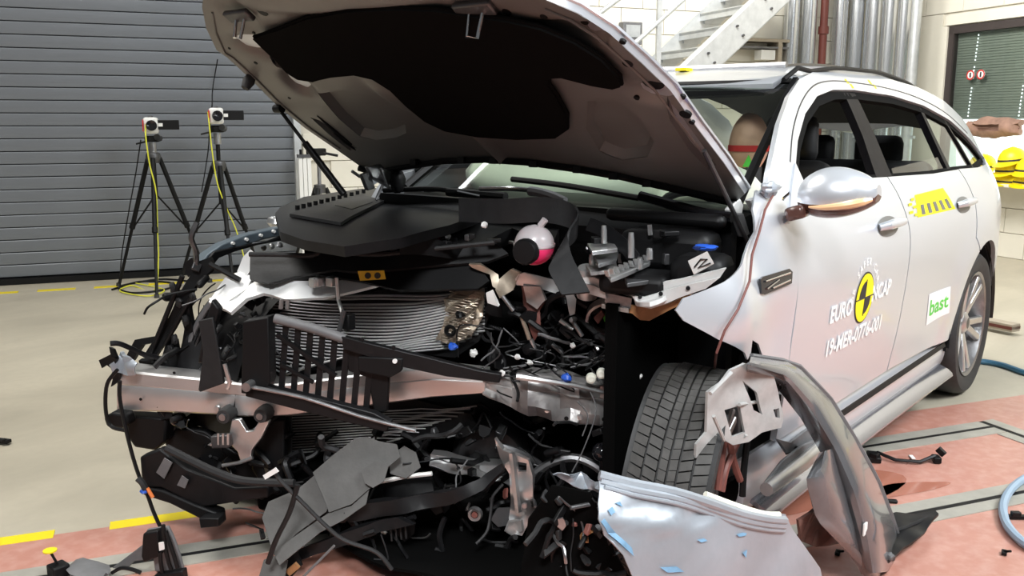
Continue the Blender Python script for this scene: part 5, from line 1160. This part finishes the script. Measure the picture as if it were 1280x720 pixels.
MB().beam(BX(812, 281, -.25), BX(813, 294, -.25), .012, .008).build('bolt', 'alu', car)
ap = [(714, 350), (724, 341), (742, 346), (770, 358), (798, 364), (806, 358), (860, 350), (908, 336), (900, 350), (876, 366), (850, 372), (838, 378), (812, 388), (800, 385), (792, 372), (762, 366), (740, 362), (720, 360)]
apz = .86
def apf(s, t): return V((s, t, apz - .10 * noise.noise(V((s * 7, t * 7, 2))) * .4 + .05 * (t - .5)))
base_ap = lambda s, t: V((s, t, apz))
patch('upper_apron', invs(base_ap, ap, -.05, .65), apf, 'white_body', car, .025, .012)
ru = [(792, 374), (806, 384), (838, 378), (862, 370), (880, 366), (868, 376), (838, 384), (815, 396), (804, 402), (794, 394), (760, 384), (740, 378), (760, 376)]
def vk(px): return .14 + (px - 715) / 190 * .20
def vpoly(nm, pts, m, dk_=0, off=-.012): return MB().prism([F(x, y, vk(x) + dk_) for x, y in pts], NF * off).build(nm, m, car, smooth=False)
vpoly('torn_apron_edge', [(796, 382), (812, 386), (836, 380), (862, 368), (870, 372), (862, 378), (840, 386), (812, 401), (800, 400), (790, 392), (762, 384), (764, 378)], 'rust', -.01)
MB().prism([BZ(x, y, apz - .025) for x, y in ((754, 368), (788, 374), (786, 386), (752, 380))], (0, 0, -.012)).build('torn_apron_edge', 'alu_scraped', car)
c_ = BZ(735, 352, .88); MB().lathe([(.0, .045), (.032, .045), (.036, .03), (.036, -.03), (.03, -.05)], c_, V((.2, .2, 1)), 18).build('strut_mount', 'alu_satin', car); MB().lathe([(.037, .0), (.040, .0), (.040, .012), (.037, .012)], c_, V((.2, .2, 1)), 18).build('mount_band', 'steel', car)
for pts, zc_, m in (([(742, 318), (760, 310), (774, 312), (770, 324), (748, 330)], .97, 'steel'), ([(758, 340), (800, 322), (816, 320), (812, 328), (780, 342), (764, 348)], .95, 'alu'), ([(732, 330), (770, 326), (772, 336), (738, 340)], .94, 'alu_scraped'), ([(734, 304), (768, 304), (772, 310), (740, 314)], 1.0, 'alu'), ([(780, 346), (810, 344), (812, 350), (784, 354)], .92, 'steel_dark')):
    MB().prism([BZ(x, y, zc_) for x, y in pts], (0, 0, -.012)).build('engine_bracket', m, car, bevel=.002)
for px, py, h in ((755, 298, .05), (789, 316, .07), (800, 330, .03), (740, 325, .03), (812, 318, .03)):
    c_ = BX(px, py + 6, -.12); MB().lathe([(.009, 0), (.009, h * .7), (.007, h), (0, h)], c_, V((.05, 0, 1)), 10).build('stud', 'alu', car)
wire([(800, 352), (825, 341), (850, 338), (874, 344), (882, 352)], -.25, .006, 'plastic_grey', 'hose')
for i in range(14):
    px = rnd.uniform(730, 880); py = rnd.uniform(290, 350); p = BX(px, py, rnd.uniform(-.3, -.15)); MB().box(p, (rnd.uniform(.02, .05), rnd.uniform(.02, .05), rnd.uniform(.01, .04)), Matrix.Rotation(rnd.uniform(0, 3), 3, 'Z')).build('bracket', rnd.choice(['black', 'plastic', 'steel_dark', 'alu_scraped', 'black']), car, bevel=.003)
for i in range(8):
    px = rnd.uniform(730, 900); py = rnd.uniform(300, 350); wire([(px, py), (px + 20, py - 8), (px + 45, py + 4), (px + 60, py + 16)], -.35, rnd.choice([.004, .007]), rnd.choice(['black', 'plastic', 'plastic_grey']), 'hose')
# bits between slam panel and cover
for i in range(16):
    px = rnd.uniform(420, 620); py = rnd.uniform(294, 312); p = BX(px, py, rnd.uniform(.0, .12) - (px - 420) * .0008); MB().box(p, (rnd.uniform(.02, .06), rnd.uniform(.01, .03), rnd.uniform(.01, .03)), Matrix.Rotation(rnd.uniform(0, 3), 3, 'Z')).build('bracket', rnd.choice(['black', 'plastic', 'steel_dark', 'plastic']), car, bevel=.003)
for px, py, m in ((560, 296, 'alu'), (514, 303, 'steel'), (606, 281, 'white'), (396, 308, 'green'), (340, 308, 'alu'), (330, 310, 'steel'), (350, 306, 'alu')): blob('broken_clip', BX(px, py, .05 if px < 450 else -.05), (.012, .006, .010), m, car, px, .5, 8)
# ================================================================== LEFT FRONT: fender, wheel, hanging bumper
ff = [(944, 238), (962, 232), (978, 240), (981, 272), (990, 320), (988, 380), (976, 420), (966, 452), (958, 452), (948, 430), (936, 424), (926, 440), (922, 449), (900, 440), (872, 424), (850, 404), (845, 392), (850, 376), (880, 352), (915, 332), (938, 314), (946, 290), (940, 262)]
ff = [(x + (26 if x < 902 else 10 if x < 930 and y > 300 else 0), y) for x, y in ff]; fo_ = invs(side, ff[:1] + ff[8:], -.4, .95); fo_ = fo_[:1] + [(-.55, 1.125), (-.592, 1.112), (-.543, 1.0), (-.529, .70), (-.535, .56)] + fo_[1:]
def fdent(x, z):
    d = 0
    for cx, cz, r, a in ((-.14, .84, .11, .03), (-.30, .98, .08, -.02), (-.42, .75, .10, -.015)): d += a * math.exp(-((x - cx) ** 2 + (z - cz) ** 2) / r ** 2)
    if x > -.22: d -= .9 * (x + .22) ** 2
    return V((0, d, 0))
patch('front_fender', fo_, side, 'silver', car, .025, .006, bump=fdent, ang=60)
seamp = invs(side, [(962, 236), (948, 262), (944, 290), (938, 318), (924, 350), (908, 385), (898, 412), (893, 440)], -.4, .95)
MB().tube([side(*p) + V((0, .02, 0)) + fdent(*p) for p in seamp] + [F(892, 470, .08), F(891, 520, .09), F(888, 570, .10), F(884, 616, .10)], .0036, 8).build('brake_line', 'cable_red', car)
blob('crumpled_corner', BY(962, 236, .86), (.05, .02, .02), 'silver_crumpled', car, 5, .6, 12)
# arch end black wedge
MB().prism([BY(x, y, .86) for x, y in ((926, 438), (934, 428), (948, 432), (960, 452), (940, 460), (922, 452))], (0, .02, 0)).build('fender_liner', 'black', car, bevel=.004)
# front left wheel, steered left and tilted
wl2 = empty('front_wheel'); wl2.parent = car
W0 = V((-.19, .782, .325)); dl = RA(17); cam_ = RA(-5)
axw = V((-math.sin(dl), math.cos(dl), math.tan(-cam_) * -1.0)).normalized()
alloy(wl2, W0, axw, .346, .235, True)
xw = axw.cross(UZ).normalized(); yw = axw.cross(xw)
def tp(a, h, r): return W0 + axw * h + (xw * math.cos(a) + yw * math.sin(a)) * r
ribs = [(-.100, -.066, .35, 1), (-.060, -.028, .25, 1), (-.022, -.003, .1, .4), (.003, .022, .1, -.4), (.028, .058, .25, -1), (.064, .100, .35, -1)]
NB = 78
for (h0, h1, skew, dr_) in ribs:
    mb = MB()
    for i in range(NB if skew else 1):
        a0 = 2 * PI * i / NB; a1 = 2 * PI * (i + (.86 if skew > .2 else .94)) / NB
        R1 = .347 - (.004 if abs(h0 + h1) > .15 else 0); R0_ = .328
        if not skew:
            mb.lathe([(R0_, h0), (R1, h0), (R1, h1), (R0_, h1)], W0, axw, 96); continue
        sk = .03 * dr_; e0 = R1 - (.006 if h0 < -.09 else 0); e1 = R1 - (.006 if h1 > .09 else 0)
        vs = [tp(a0, h0, R0_), tp(a1, h0, R0_), tp(a1 + sk, h1, R0_), tp(a0 + sk, h1, R0_), tp(a0, h0, e0), tp(a1, h0, e0), tp(a1 + sk, h1, e1), tp(a0 + sk, h1, e1)]
        mb.add(vs, [(3, 2, 1, 0), (4, 5, 6, 7), (0, 1, 5, 4), (1, 2, 6, 5), (2, 3, 7, 6), (3, 0, 4, 7)])
    o = mb.build('tread_rib', 'tread', wl2, smooth=bool(not skew)); o['kind'] = 'stuff'
# arch liner torn away behind the wheel
def LP(px, py, y): return BY(px, py, y)
fr = [(884, 490), (900, 478), (912, 462), (930, 454), (950, 458), (965, 470), (972, 490), (978, 520), (974, 534), (950, 540), (934, 552), (915, 556), (898, 546), (884, 552), (868, 572), (869, 555), (882, 540)]
pl_ = lambda s, t: BY(900, 500, .96) + V((s, -.30 * s, t))
def ppatch(nm, px, m, surf, res=.02, thick=.008, holes=(), amp=0, freq=10, s0=0, t0=0, ndir=V((.3, 1, 0))):
    f = surf if not amp else (lambda s, t: surf(s, t) + ndir * (amp * noise.noise(V((s * freq, t * freq, 1)))))
    return patch(nm, invs(surf, px, s0, t0), f, m, car, res, thick, [invs(surf, h, s0, t0) for h in holes])
ppatch('arch_bracket', fr, 'bracket_light', pl_, holes=[[(904, 512), (922, 506), (930, 540), (914, 546)], [(928, 476), (944, 490), (952, 518), (940, 512)], [(966, 512), (973, 510), (973, 522), (968, 521)]], amp=.006, freq=12)
for pts in ([(905, 552), (901, 580), (897, 612)], [(922, 552), (908, 585), (902, 614)], [(934, 552), (930, 585), (928, 620)], [(912, 552), (918, 580), (925, 600)]): MB().tube(smoothpath([BY(x, y, .93) for x, y in pts], 4), .010, 8).build('liner_strut', 'red_brown' if pts[0][0] < 930 else 'black', car)
for (x, y) in ((967, 474), (970, 486), (972, 498), (966, 504)): MB().box(BY(x, y, .985), (.025, .012, .02)).build('bracket_clip', 'black', car, bevel=.002)
# glossy dark wheel-arch surround hanging from the fender to the floor
def swp(u, v):      # u along, v across
    path = [(936, 456), (985, 470), (1020, 510), (1050, 560), (1074, 612), (1092, 670), (1096, 716)]; wid = [26, 40, 46, 48, 56, 64, 40]; ys = [.98, 1.0, 1.04, 1.09, 1.14, 1.18, 1.20]
    t = u * (len(path) - 1); i = min(int(t), len(path) - 2); f_ = t - i
    px = path[i][0] + (path[i + 1][0] - path[i][0]) * f_; py = path[i][1] + (path[i + 1][1] - path[i][1]) * f_; w_ = wid[i] + (wid[i + 1] - wid[i]) * f_; y = ys[i] + (ys[i + 1] - ys[i]) * f_
    dx, dy = path[i + 1][0] - path[i][0], path[i + 1][1] - path[i][1]; L = math.hypot(dx, dy); nx, ny = -dy / L, dx / L
    q = BY(px + nx * w_ * (v - .5) * 1.0, py + ny * w_ * (v - .5) * 1.0, y + .05 * math.sin(PI * v) - .02 * v)
    return V((q.x, q.y, max(q.z, .012)))
MB().grid(swp, 28, 9).build('arch_surround', 'smoke_paint', car, solid=.006)
MB().tube([swp(i / 24, .02) for i in range(25)], .006, 6).build('surround_edge', 'plastic_grey', car)
def swp2(u, v):
    path = [(1030, 566), (1022, 600), (1040, 650), (1072, 690), (1090, 725)]; wid = [20, 50, 64, 44, 20]; y = 1.10 + .09 * u
    t = u * (len(path) - 1); i = min(int(t), len(path) - 2); f_ = t - i
    px = path[i][0] + (path[i + 1][0] - path[i][0]) * f_; py = path[i][1] + (path[i + 1][1] - path[i][1]) * f_; w_ = wid[i] + (wid[i + 1] - wid[i]) * f_
    q = BY(px + w_ * (v - .3), py - 6 * v, y + .03 * math.sin(PI * v)); return V((q.x, q.y, max(q.z, .01)))
MB().grid(swp2, 18, 7).build('arch_surround_flap', 'smoke_paint', car, solid=.006)
ppatch('torn_flap', [(998, 650), (1022, 630), (1050, 640), (1058, 676), (1020, 684), (1000, 676)], 'brown_gloss', lambda s, t: BY(1030, 660, 1.10) + V((s, .1 * t, t)), amp=.02)
MB().prism([BY(x, y, 1.205) for x, y in ((1079, 655), (1083, 652), (1082, 666), (1078, 670))], (0, .004, 0)).build('reflective_sticker', 'white', car, smooth=False)
# second rocker rail below the door (torn skirt end)
MB().tube([BY(958, 612, .97), BY(1000, 580, .965), BY(1040, 545, .96)], [.02, .026, .024], 12).build('torn_skirt', 'alu', car)
MB().prism([BY(x, y, .95) for x, y in ((950, 608), (975, 575), (1000, 556), (1018, 548), (1010, 566), (985, 585), (962, 612))], (0, .01, 0)).build('torn_skirt_flange', 'plastic_grey', car, bevel=.003)
for pts in ([(975, 560), (1000, 540), (1030, 520), (1020, 545), (990, 566)], [(968, 548), (1000, 556), (980, 566)]): MB().prism([BY(x, y, .93) for x, y in pts], (0, .01, 0)).build('sill_shred', 'plastic_grey', car, bevel=.002)
# black floor-level liner end
lf = [(1100, 652), (1120, 642), (1168, 641), (1173, 646), (1160, 658), (1150, 672), (1130, 684), (1112, 702), (1100, 706), (1092, 690)]
ppatch('liner_tail', lf, 'plastic', lambda s, t: BZ(1130, 670, .05) + V((s, t, -.10 * t)), amp=.015, ndir=UZ)
MB().tube([BZ(1098, 668, .07), BZ(1130, 660, .06), BZ(1166, 644, .05)], .006, 6).build('tail_rib', 'plastic_soft', car)
for (x, y) in ((1105, 688), (1112, 696), (1108, 678)): blob('fixing_clip', BZ(x, y, .06), (.012, .012, .012), 'plastic_grey', car, x, .6, 8)
# hanging silver bumper corner with blue paint marks
bc = [(745, 648), (752, 622), (765, 598), (790, 600), (820, 604), (868, 618), (920, 634), (958, 638), (972, 640), (985, 660), (1010, 690), (1030, 712), (1036, 735), (900, 760), (800, 760), (782, 720), (770, 690), (752, 668)]
O_ = BY(880, 650, 1.02); e1 = V((-.95, .32, 0)).normalized(); e2 = V((-.12, -.10, 1)).normalized(); nb = e2.cross(e1).normalized(); nb = nb if nb.dot(CAMP - O_) > 0 else -nb
bsf = lambda s, t: O_ + e1 * s + e2 * t
def bsb(s, t):
    h = .05 * math.cos(s * 3.2) - .25 * s * s * .5 + .014 * noise.noise(V((s * 4, t * 5, 2)))
    if t > .03: h += .022 * noise.noise(V((s * 9, t * 30, 3))) - .9 * (t - .03) ** 2 * 4
    return nb * h
bo_ = invs(bsf, bc, 0, 0)
bpt = patch('bumper_corner', bo_, bsf, 'silver_crumpled', car, .022, .005, bump=bsb, ang=60)
for pts in ([(746, 650), (754, 664), (780, 690), (778, 680), (756, 656), (750, 646)], [(808, 702), (826, 700), (834, 706), (816, 708)], [(900, 661), (908, 659), (914, 660), (912, 663), (903, 664)], [(756, 636), (762, 632), (764, 638), (758, 642)], [(766, 628), (772, 626), (774, 632)], [(908, 684), (914, 680), (913, 690)], [(850, 667), (858, 665), (862, 668), (854, 670)]):
    patch('paint_mark', invs(bsf, pts, 0, 0), lambda s, t: bsf(s, t) + bsb(s, t) + nb * .006, 'blue_paint', bpt, .03, .0006)
rim = [(762, 600), (790, 604), (830, 612), (868, 622), (905, 636), (940, 644), (970, 646)]
for off, r in ((0, .012), (7, .009), (13, .006)):
    q = invs(bsf, [(x, y + off + 2 * math.sin(x * .08)) for x, y in rim], 0, 0); MB().tube(smoothpath([bsf(*p) + bsb(*p) + nb * .004 for p in q], 4), r, 8).build('torn_fold', 'silver_crumpled', car)
q = invs(bsf, [(868, 614), (905, 628), (940, 638), (962, 640)], 0, 0); MB().tube(smoothpath([bsf(*p) + bsb(*p) for p in q], 4), .008, 8).build('foam_edge', 'airbag', car)
# ================================================================== LOOSE THINGS ON THE FLOOR
def debris(nm, px, py, lab, cat, fn, z=.0):
    p = BZ(px, py, .006); t = empty(nm, (p.x, p.y, .004), lab, cat); fn(t); return t
def d_bracket(t):
    MB().box((0, 0, .012), (.09, .05, .022), Matrix.Rotation(.4, 3, 'Z')).build('block', 'black', t, bevel=.004)
    MB().tube([(-.04, .0, .02), (-.02, .08, .012), (-.06, .16, .012), (-.12, .20, .03)], .007, 6).build('rod', 'plastic', t); MB().box((.03, .01, .03), (.03, .03, .02)).build('lug', 'black', t, bevel=.003)
debris('plastic_bracket', 1092, 574, 'broken black plastic bracket with rod near the steel rail', 'debris', d_bracket)
def d_clip(t):
    MB().box((0, 0, .014), (.05, .03, .024), Matrix.Rotation(.5, 3, 'Z')).build('base', 'black', t, bevel=.004); MB().box((-.015, .012, .042), (.02, .024, .035), Matrix.Rotation(.9, 3, 'X')).build('lug', 'plastic', t, bevel=.003)
debris('plastic_clip', 1170, 577, 'small upright black plastic clip on the red floor', 'debris', d_clip)
def d_stick(t): MB().box((0, 0, .006), (.02, .09, .011), Matrix.Rotation(.5, 3, 'Z')).build('shaft', 'black', t, bevel=.003); MB().box((.0, -.03, .012), (.012, .02, .01)).build('knob', 'plastic', t, bevel=.002)
debris('plastic_pin', 1105, 627, 'short black plastic pin lying beside the reddish puddle', 'debris', d_stick)
def d_small(t): MB().box((0, 0, .006), (.03, .015, .010), Matrix.Rotation(.2, 3, 'Z')).build('plate', 'black', t, bevel=.002); MB().tube([(0, 0, .01), (.01, .02, .02)], .004, 6).build('prong', 'black', t)
debris('plastic_shard', 1047, 692, 'tiny black shard between the bumper corner and the arch surround', 'debris', d_small)
def d_strip(t): MB().box((0, 0, .008), (.10, .02, .012), Matrix.Rotation(2.2, 3, 'Z')).build('strip', 'black', t, bevel=.002); MB().box((.01, -.01, .02), (.03, .02, .015), Matrix.Rotation(2.2, 3, 'Z')).build('hook', 'plastic', t, bevel=.002)
debris('plastic_strip', 1274, 648, 'dark plastic strip lying inside the pale blue hose loop', 'debris', d_strip)
debris('plastic_shard', 1255, 692, 'tiny dark shard on the red floor below the pale hose', 'debris', d_small)
def d_white(t): MB().box((0, 0, .004), (.04, .016, .006), Matrix.Rotation(.6, 3, 'Z')).build('chip', 'white', t, bevel=.002)
debris('paint_chip', 1140, 572, 'small white paint chip right of the broken bracket', 'debris', d_white)
def d_edge(t): MB().box((0, 0, .01), (.03, .09, .016), Matrix.Rotation(.4, 3, 'Z')).build('body', 'black', t, bevel=.003); MB().box((0, .03, .02), (.02, .02, .01)).build('lug', 'plastic', t, bevel=.002)
debris('plastic_fragment', 1, 553, 'black fragment on the concrete at the left picture edge', 'debris', d_edge)
t = empty('wooden_beam', BZ(1258, 412, 0), 'grey beam end sticking out behind the rear wheel', 'beam'); q0 = t.location.copy()
b0 = BZ(1240, 404, .05) - q0; b1 = BZ(1270, 410, .05) - q0
MB().beam(b0 - (b1 - b0) * 1.2, b1, .09, .05).build('timber', 'wood', t, smooth=False, bevel=.003); MB().beam(b0 - (b1 - b0) * 1.2, b1, .094, .02).build('edge_band', 'pipe_red', t, smooth=False)
pd = MB(); cpu = BZ(1128, 612, .004); n = 44
pd.add([V((cpu.x, cpu.y, .0046))] + [V((cpu.x, cpu.y, .0046)) + AX * (.18 * math.cos(2 * PI * i / n) * (1 + .18 * math.sin(4 * PI * i / n + 1) + .1 * math.sin(10 * PI * i / n))) + NX * (.05 * math.sin(2 * PI * i / n) * (1 + .15 * math.sin(6 * PI * i / n))) for i in range(n)], [(0, 1 + i, 1 + (i + 1) % n) for i in range(n)])
tag(pd.build('coolant_puddle', 'puddle', None, smooth=False), 'thin reddish liquid puddle on the lane right of the arch surround', 'puddle', kind='stuff')
pd = MB(); cpu = BZ(1000, 612, .004)
pd.add([V((cpu.x, cpu.y, .0046))] + [V((cpu.x, cpu.y, .0046)) + AX * (.40 * math.cos(2 * PI * i / n) * (1 + .15 * math.sin(4 * PI * i / n + 2) + .08 * math.sin(10 * PI * i / n))) + NX * (.20 * math.sin(2 * PI * i / n) * (1 + .2 * math.sin(6 * PI * i / n))) for i in range(n)], [(0, 1 + i, 1 + (i + 1) % n) for i in range(n)])
tag(pd.build('coolant_puddle', 'puddle', None, smooth=False), 'wide wet reddish patch under the torn sill behind the front wheel', 'puddle', kind='stuff')
# grey torn bracket with a connector box, lower left
g0 = BZ(205, 715, 0); t = empty('torn_bracket', (g0.x, g0.y, 0), 'grey bracket with a black connector box and wires at the bottom left', 'bracket')
def gz(px, py, k): return F(px, py, k) - V((g0.x, g0.y, 0))
kk = NF.dot(g0)
MB().prism([gz(x, y, kk) for x, y in ((132, 716), (182, 678), (186, 660), (212, 656), (218, 668), (226, 690), (232, 712), (196, 712), (194, 696), (170, 700), (156, 714))], NF * .012).build('plate', 'plastic_grey', t, bevel=.003)
MB().prism([gz(x, y, kk + .02) for x, y in ((185, 662), (204, 658), (206, 690), (186, 698), (183, 690))], NF * .03).build('connector_box', 'black', t, bevel=.005)
MB().prism([gz(x, y, kk + .055) for x, y in ((199, 678), (205, 677), (206, 686), (200, 688))], NF * .004).build('tag', 'white', t, smooth=False)
for pts in ([(204, 656), (206, 680), (210, 700), (214, 712)], [(200, 690), (201, 704), (203, 716)], [(207, 664), (216, 690), (222, 710)], [(140, 716), (152, 710), (166, 712), (176, 716)]): MB().tube(smoothpath([gz(x, y, kk + .05) for x, y in pts], 4), .006, 6).build('wire', 'black', t)
MB().prism([gz(x, y, kk + .03) for x, y in ((198, 714), (234, 708), (236, 722), (200, 726))], NF * .03).build('foot_block', 'black', t, bevel=.004)
g1 = BZ(74, 722, 0); t = empty('marker_block', (g1.x, g1.y, 0), 'black block with a yellow-headed screw at the bottom left edge', 'block')
MB().box((0, 0, .022), (.05, .05, .044)).build('block', 'black', t, bevel=.005); MB().tube([(0, 0, .04), V((0, 0, .085)) - RT * .02], .004, 6).build('screw', 'black', t); MB().lathe([(0, .006), (.02, .004), (.02, 0), (0, 0)], V((0, 0, .085)) - RT * .02, UZ, 12).build('screw_head', 'yellow', t)
g2 = BZ(110, 722, 0); tag(blob('foam_scrap', (g2.x, g2.y, .022), (.05, .09, .016), 'plastic_grey', None, 4, .3, 10), 'grey fibrous scrap on the red floor beside the bracket', 'debris')
# near-black sheet added for the shade under the front end
patch('underbody_shade', [(-.75, -.62), (-.3, -.70), (.10, -.55), (.30, -.20), (.34, .10), (.20, .42), (-.05, .62), (-.75, .62)], lambda s, t: V((s, t, .055 + .03 * noise.noise(V((s * 5, t * 5, 3))))), 'shade_black', car, .08, .01)

fp2('liner_and_dark_fill', [(690, 606), (740, 612), (752, 650), (768, 690), (790, 725), (800, 760), (700, 760), (650, 720), (660, 650)], .60, 'shade_black', lean=0, z0=.2, res=.04, thick=.006, amp=.05, freq=6)  # near-black sheet added to hide the tyre and keep this area dark

# ------------------------------------------------------------------ more wreckage: hoses, looms, brackets, torn plates
def scatter(n, x0, x1, y0, y1, k0_, k1_, mats, rnd, szk=1.0):
    i = 0
    while i < n:
        px, py = rnd.uniform(x0, x1), rnd.uniform(y0, y1); p = F(px, py, rnd.uniform(k0_, k1_)); i += 1
        if p.z < .07: continue
        m = rnd.choice(mats); ty = rnd.random()
        if ty < .35:
            pts = [p]; d = V((rnd.uniform(-1, 1), rnd.uniform(-1, 1), rnd.uniform(-.8, .6))).normalized()
            for _ in range(5):
                d = (d + V((rnd.uniform(-1, 1), rnd.uniform(-1, 1), rnd.uniform(-.8, .6))) * .5).normalized(); pts.append(pts[-1] + d * rnd.uniform(.02, .05) * szk)
            pts = [V((q.x, q.y, max(q.z, .06))) for q in pts]
            MB().tube(smoothpath(pts, 4), rnd.choice([.0025, .004, .005, .009]) * szk, 6).build(rnd.choice(['hose', 'wire']), m, car)
        elif ty < .62:
            nn = rnd.randint(5, 8); R = Matrix.Rotation(rnd.uniform(0, 6), 3, 'Z') @ Matrix.Rotation(rnd.uniform(-.9, .9), 3, 'X'); s_ = rnd.uniform(.015, .045) * szk
            poly = [p + R @ V((s_ * rnd.uniform(.5, 1.3) * math.cos(2 * PI * j / nn), 0, s_ * rnd.uniform(.5, 1.3) * math.sin(2 * PI * j / nn))) for j in range(nn)]
            MB().prism(poly, R @ V((0, rnd.uniform(.003, .012), 0))).build('torn_plate', m, car, smooth=False)
        elif ty < .85:
            R = Matrix.Rotation(rnd.uniform(0, 3), 3, 'X') @ Matrix.Rotation(rnd.uniform(0, 3), 3, 'Z')
            MB().box(p, (rnd.uniform(.02, .07) * szk, rnd.uniform(.012, .04) * szk, rnd.uniform(.006, .02)), R, top=rnd.uniform(.6, 1)).build('bracket', m, car, bevel=.0025)
        else:
            r_ = rnd.uniform(.007, .018) * szk
            MB().lathe([(0, .02), (.7 * r_, .02), (r_, .012), (r_, -.02), (.5 * r_, -.03)], p, V((rnd.uniform(0, 1), rnd.uniform(-.2, 1), rnd.uniform(-.5, .5))), 10).build('plug', m, car)
rn2 = random.Random(99)
DK = ['plastic', 'black', 'plastic', 'plastic_soft', 'steel_dark', 'plastic', 'black', 'plastic_soft']
scatter(70, 400, 760, 605, 715, .0, .22, DK, rn2); scatter(14, 400, 760, 600, 700, .1, .2, ['steel', 'plastic_grey', 'red_brown', 'alu_scraped'], rn2, .6)
scatter(40, 612, 800, 385, 470, -.06, .06, DK, rn2); scatter(10, 612, 800, 385, 470, 0, .06, ['steel', 'alu', 'alu_scraped', 'plastic_grey'], rn2, .6)
scatter(40, 680, 780, 620, 715, .58, .64, DK, rn2, .8); scatter(6, 690, 770, 640, 712, .6, .64, ['red_brown', 'steel', 'rust'], rn2, .5)
scatter(36, 195, 345, 480, 600, -.05, .10, DK, rn2); scatter(8, 200, 340, 520, 600, 0, .12, ['steel', 'plastic_grey'], rn2, .5)
scatter(30, 205, 330, 330, 460, -.06, .02, DK, rn2); scatter(22, 265, 330, 385, 470, .02, .12, DK, rn2, .7)
scatter(24, 360, 620, 535, 610, .0, .12, DK, rn2); scatter(16, 590, 800, 520, 600, .0, .10, DK, rn2)
scatter(26, 640, 800, 300, 385, -.25, -.1, DK, rn2, .8); scatter(30, 300, 500, 640, 715, .2, .3, DK, rn2)
# bolts and ribs on the torn arch bracket
for (a, b) in (((888, 492), (914, 466)), ((924, 506), (958, 500)), ((930, 545), (972, 528)), ((905, 550), (892, 520))): MB().tube([BY(*a, .99), BY(*b, .99)], .005, 6).build('bracket_rib', 'bracket_light', car)

# bright upper apron rail between tank and fender
vpoly('apron_rail', [(716, 347), (742, 347), (770, 357), (800, 362), (806, 356), (850, 349), (908, 335), (900, 347), (846, 360), (808, 371), (792, 370), (760, 364), (730, 357), (718, 356)], 'white_body', .0)
vpoly('apron_rail', [(806, 371), (846, 359), (900, 347), (882, 361), (852, 371), (834, 379), (814, 386), (798, 383), (790, 370)], 'white_body', .015)
vpoly('apron_rail', [(714, 352), (742, 357), (756, 364), (758, 374), (722, 363)], 'alu_scraped', .012)
vpoly('apron_rail', [(756, 366), (790, 373), (788, 386), (756, 378)], 'steel', .004)
for i in range(9):
    q = BZ(760 + i * 6, 345 - i * 2.4, .955); MB().beam(q, q + UZ * .016 + V((.01, 0, 0)), .012, .004).build('heat_sink_rib', 'alu', car)
for px, py in ((826, 367), (800, 371), (860, 360)): MB().lathe([(0, .004), (.006, .004), (.006, 0)], F(px, py, vk(px) + .016), NF, 8).build('rail_hole', 'black', car)
scatter(26, 735, 830, 300, 350, -.30, -.12, ['steel', 'alu', 'alu_scraped', 'plastic', 'black', 'plastic', 'plastic_grey'], rn2, .6)
# children of the car were modelled in car coordinates: keep them in place under the offset empty
for o in list(C.objects):
    if o.parent is car: o.matrix_parent_inverse = Matrix.Translation(-CAR0)
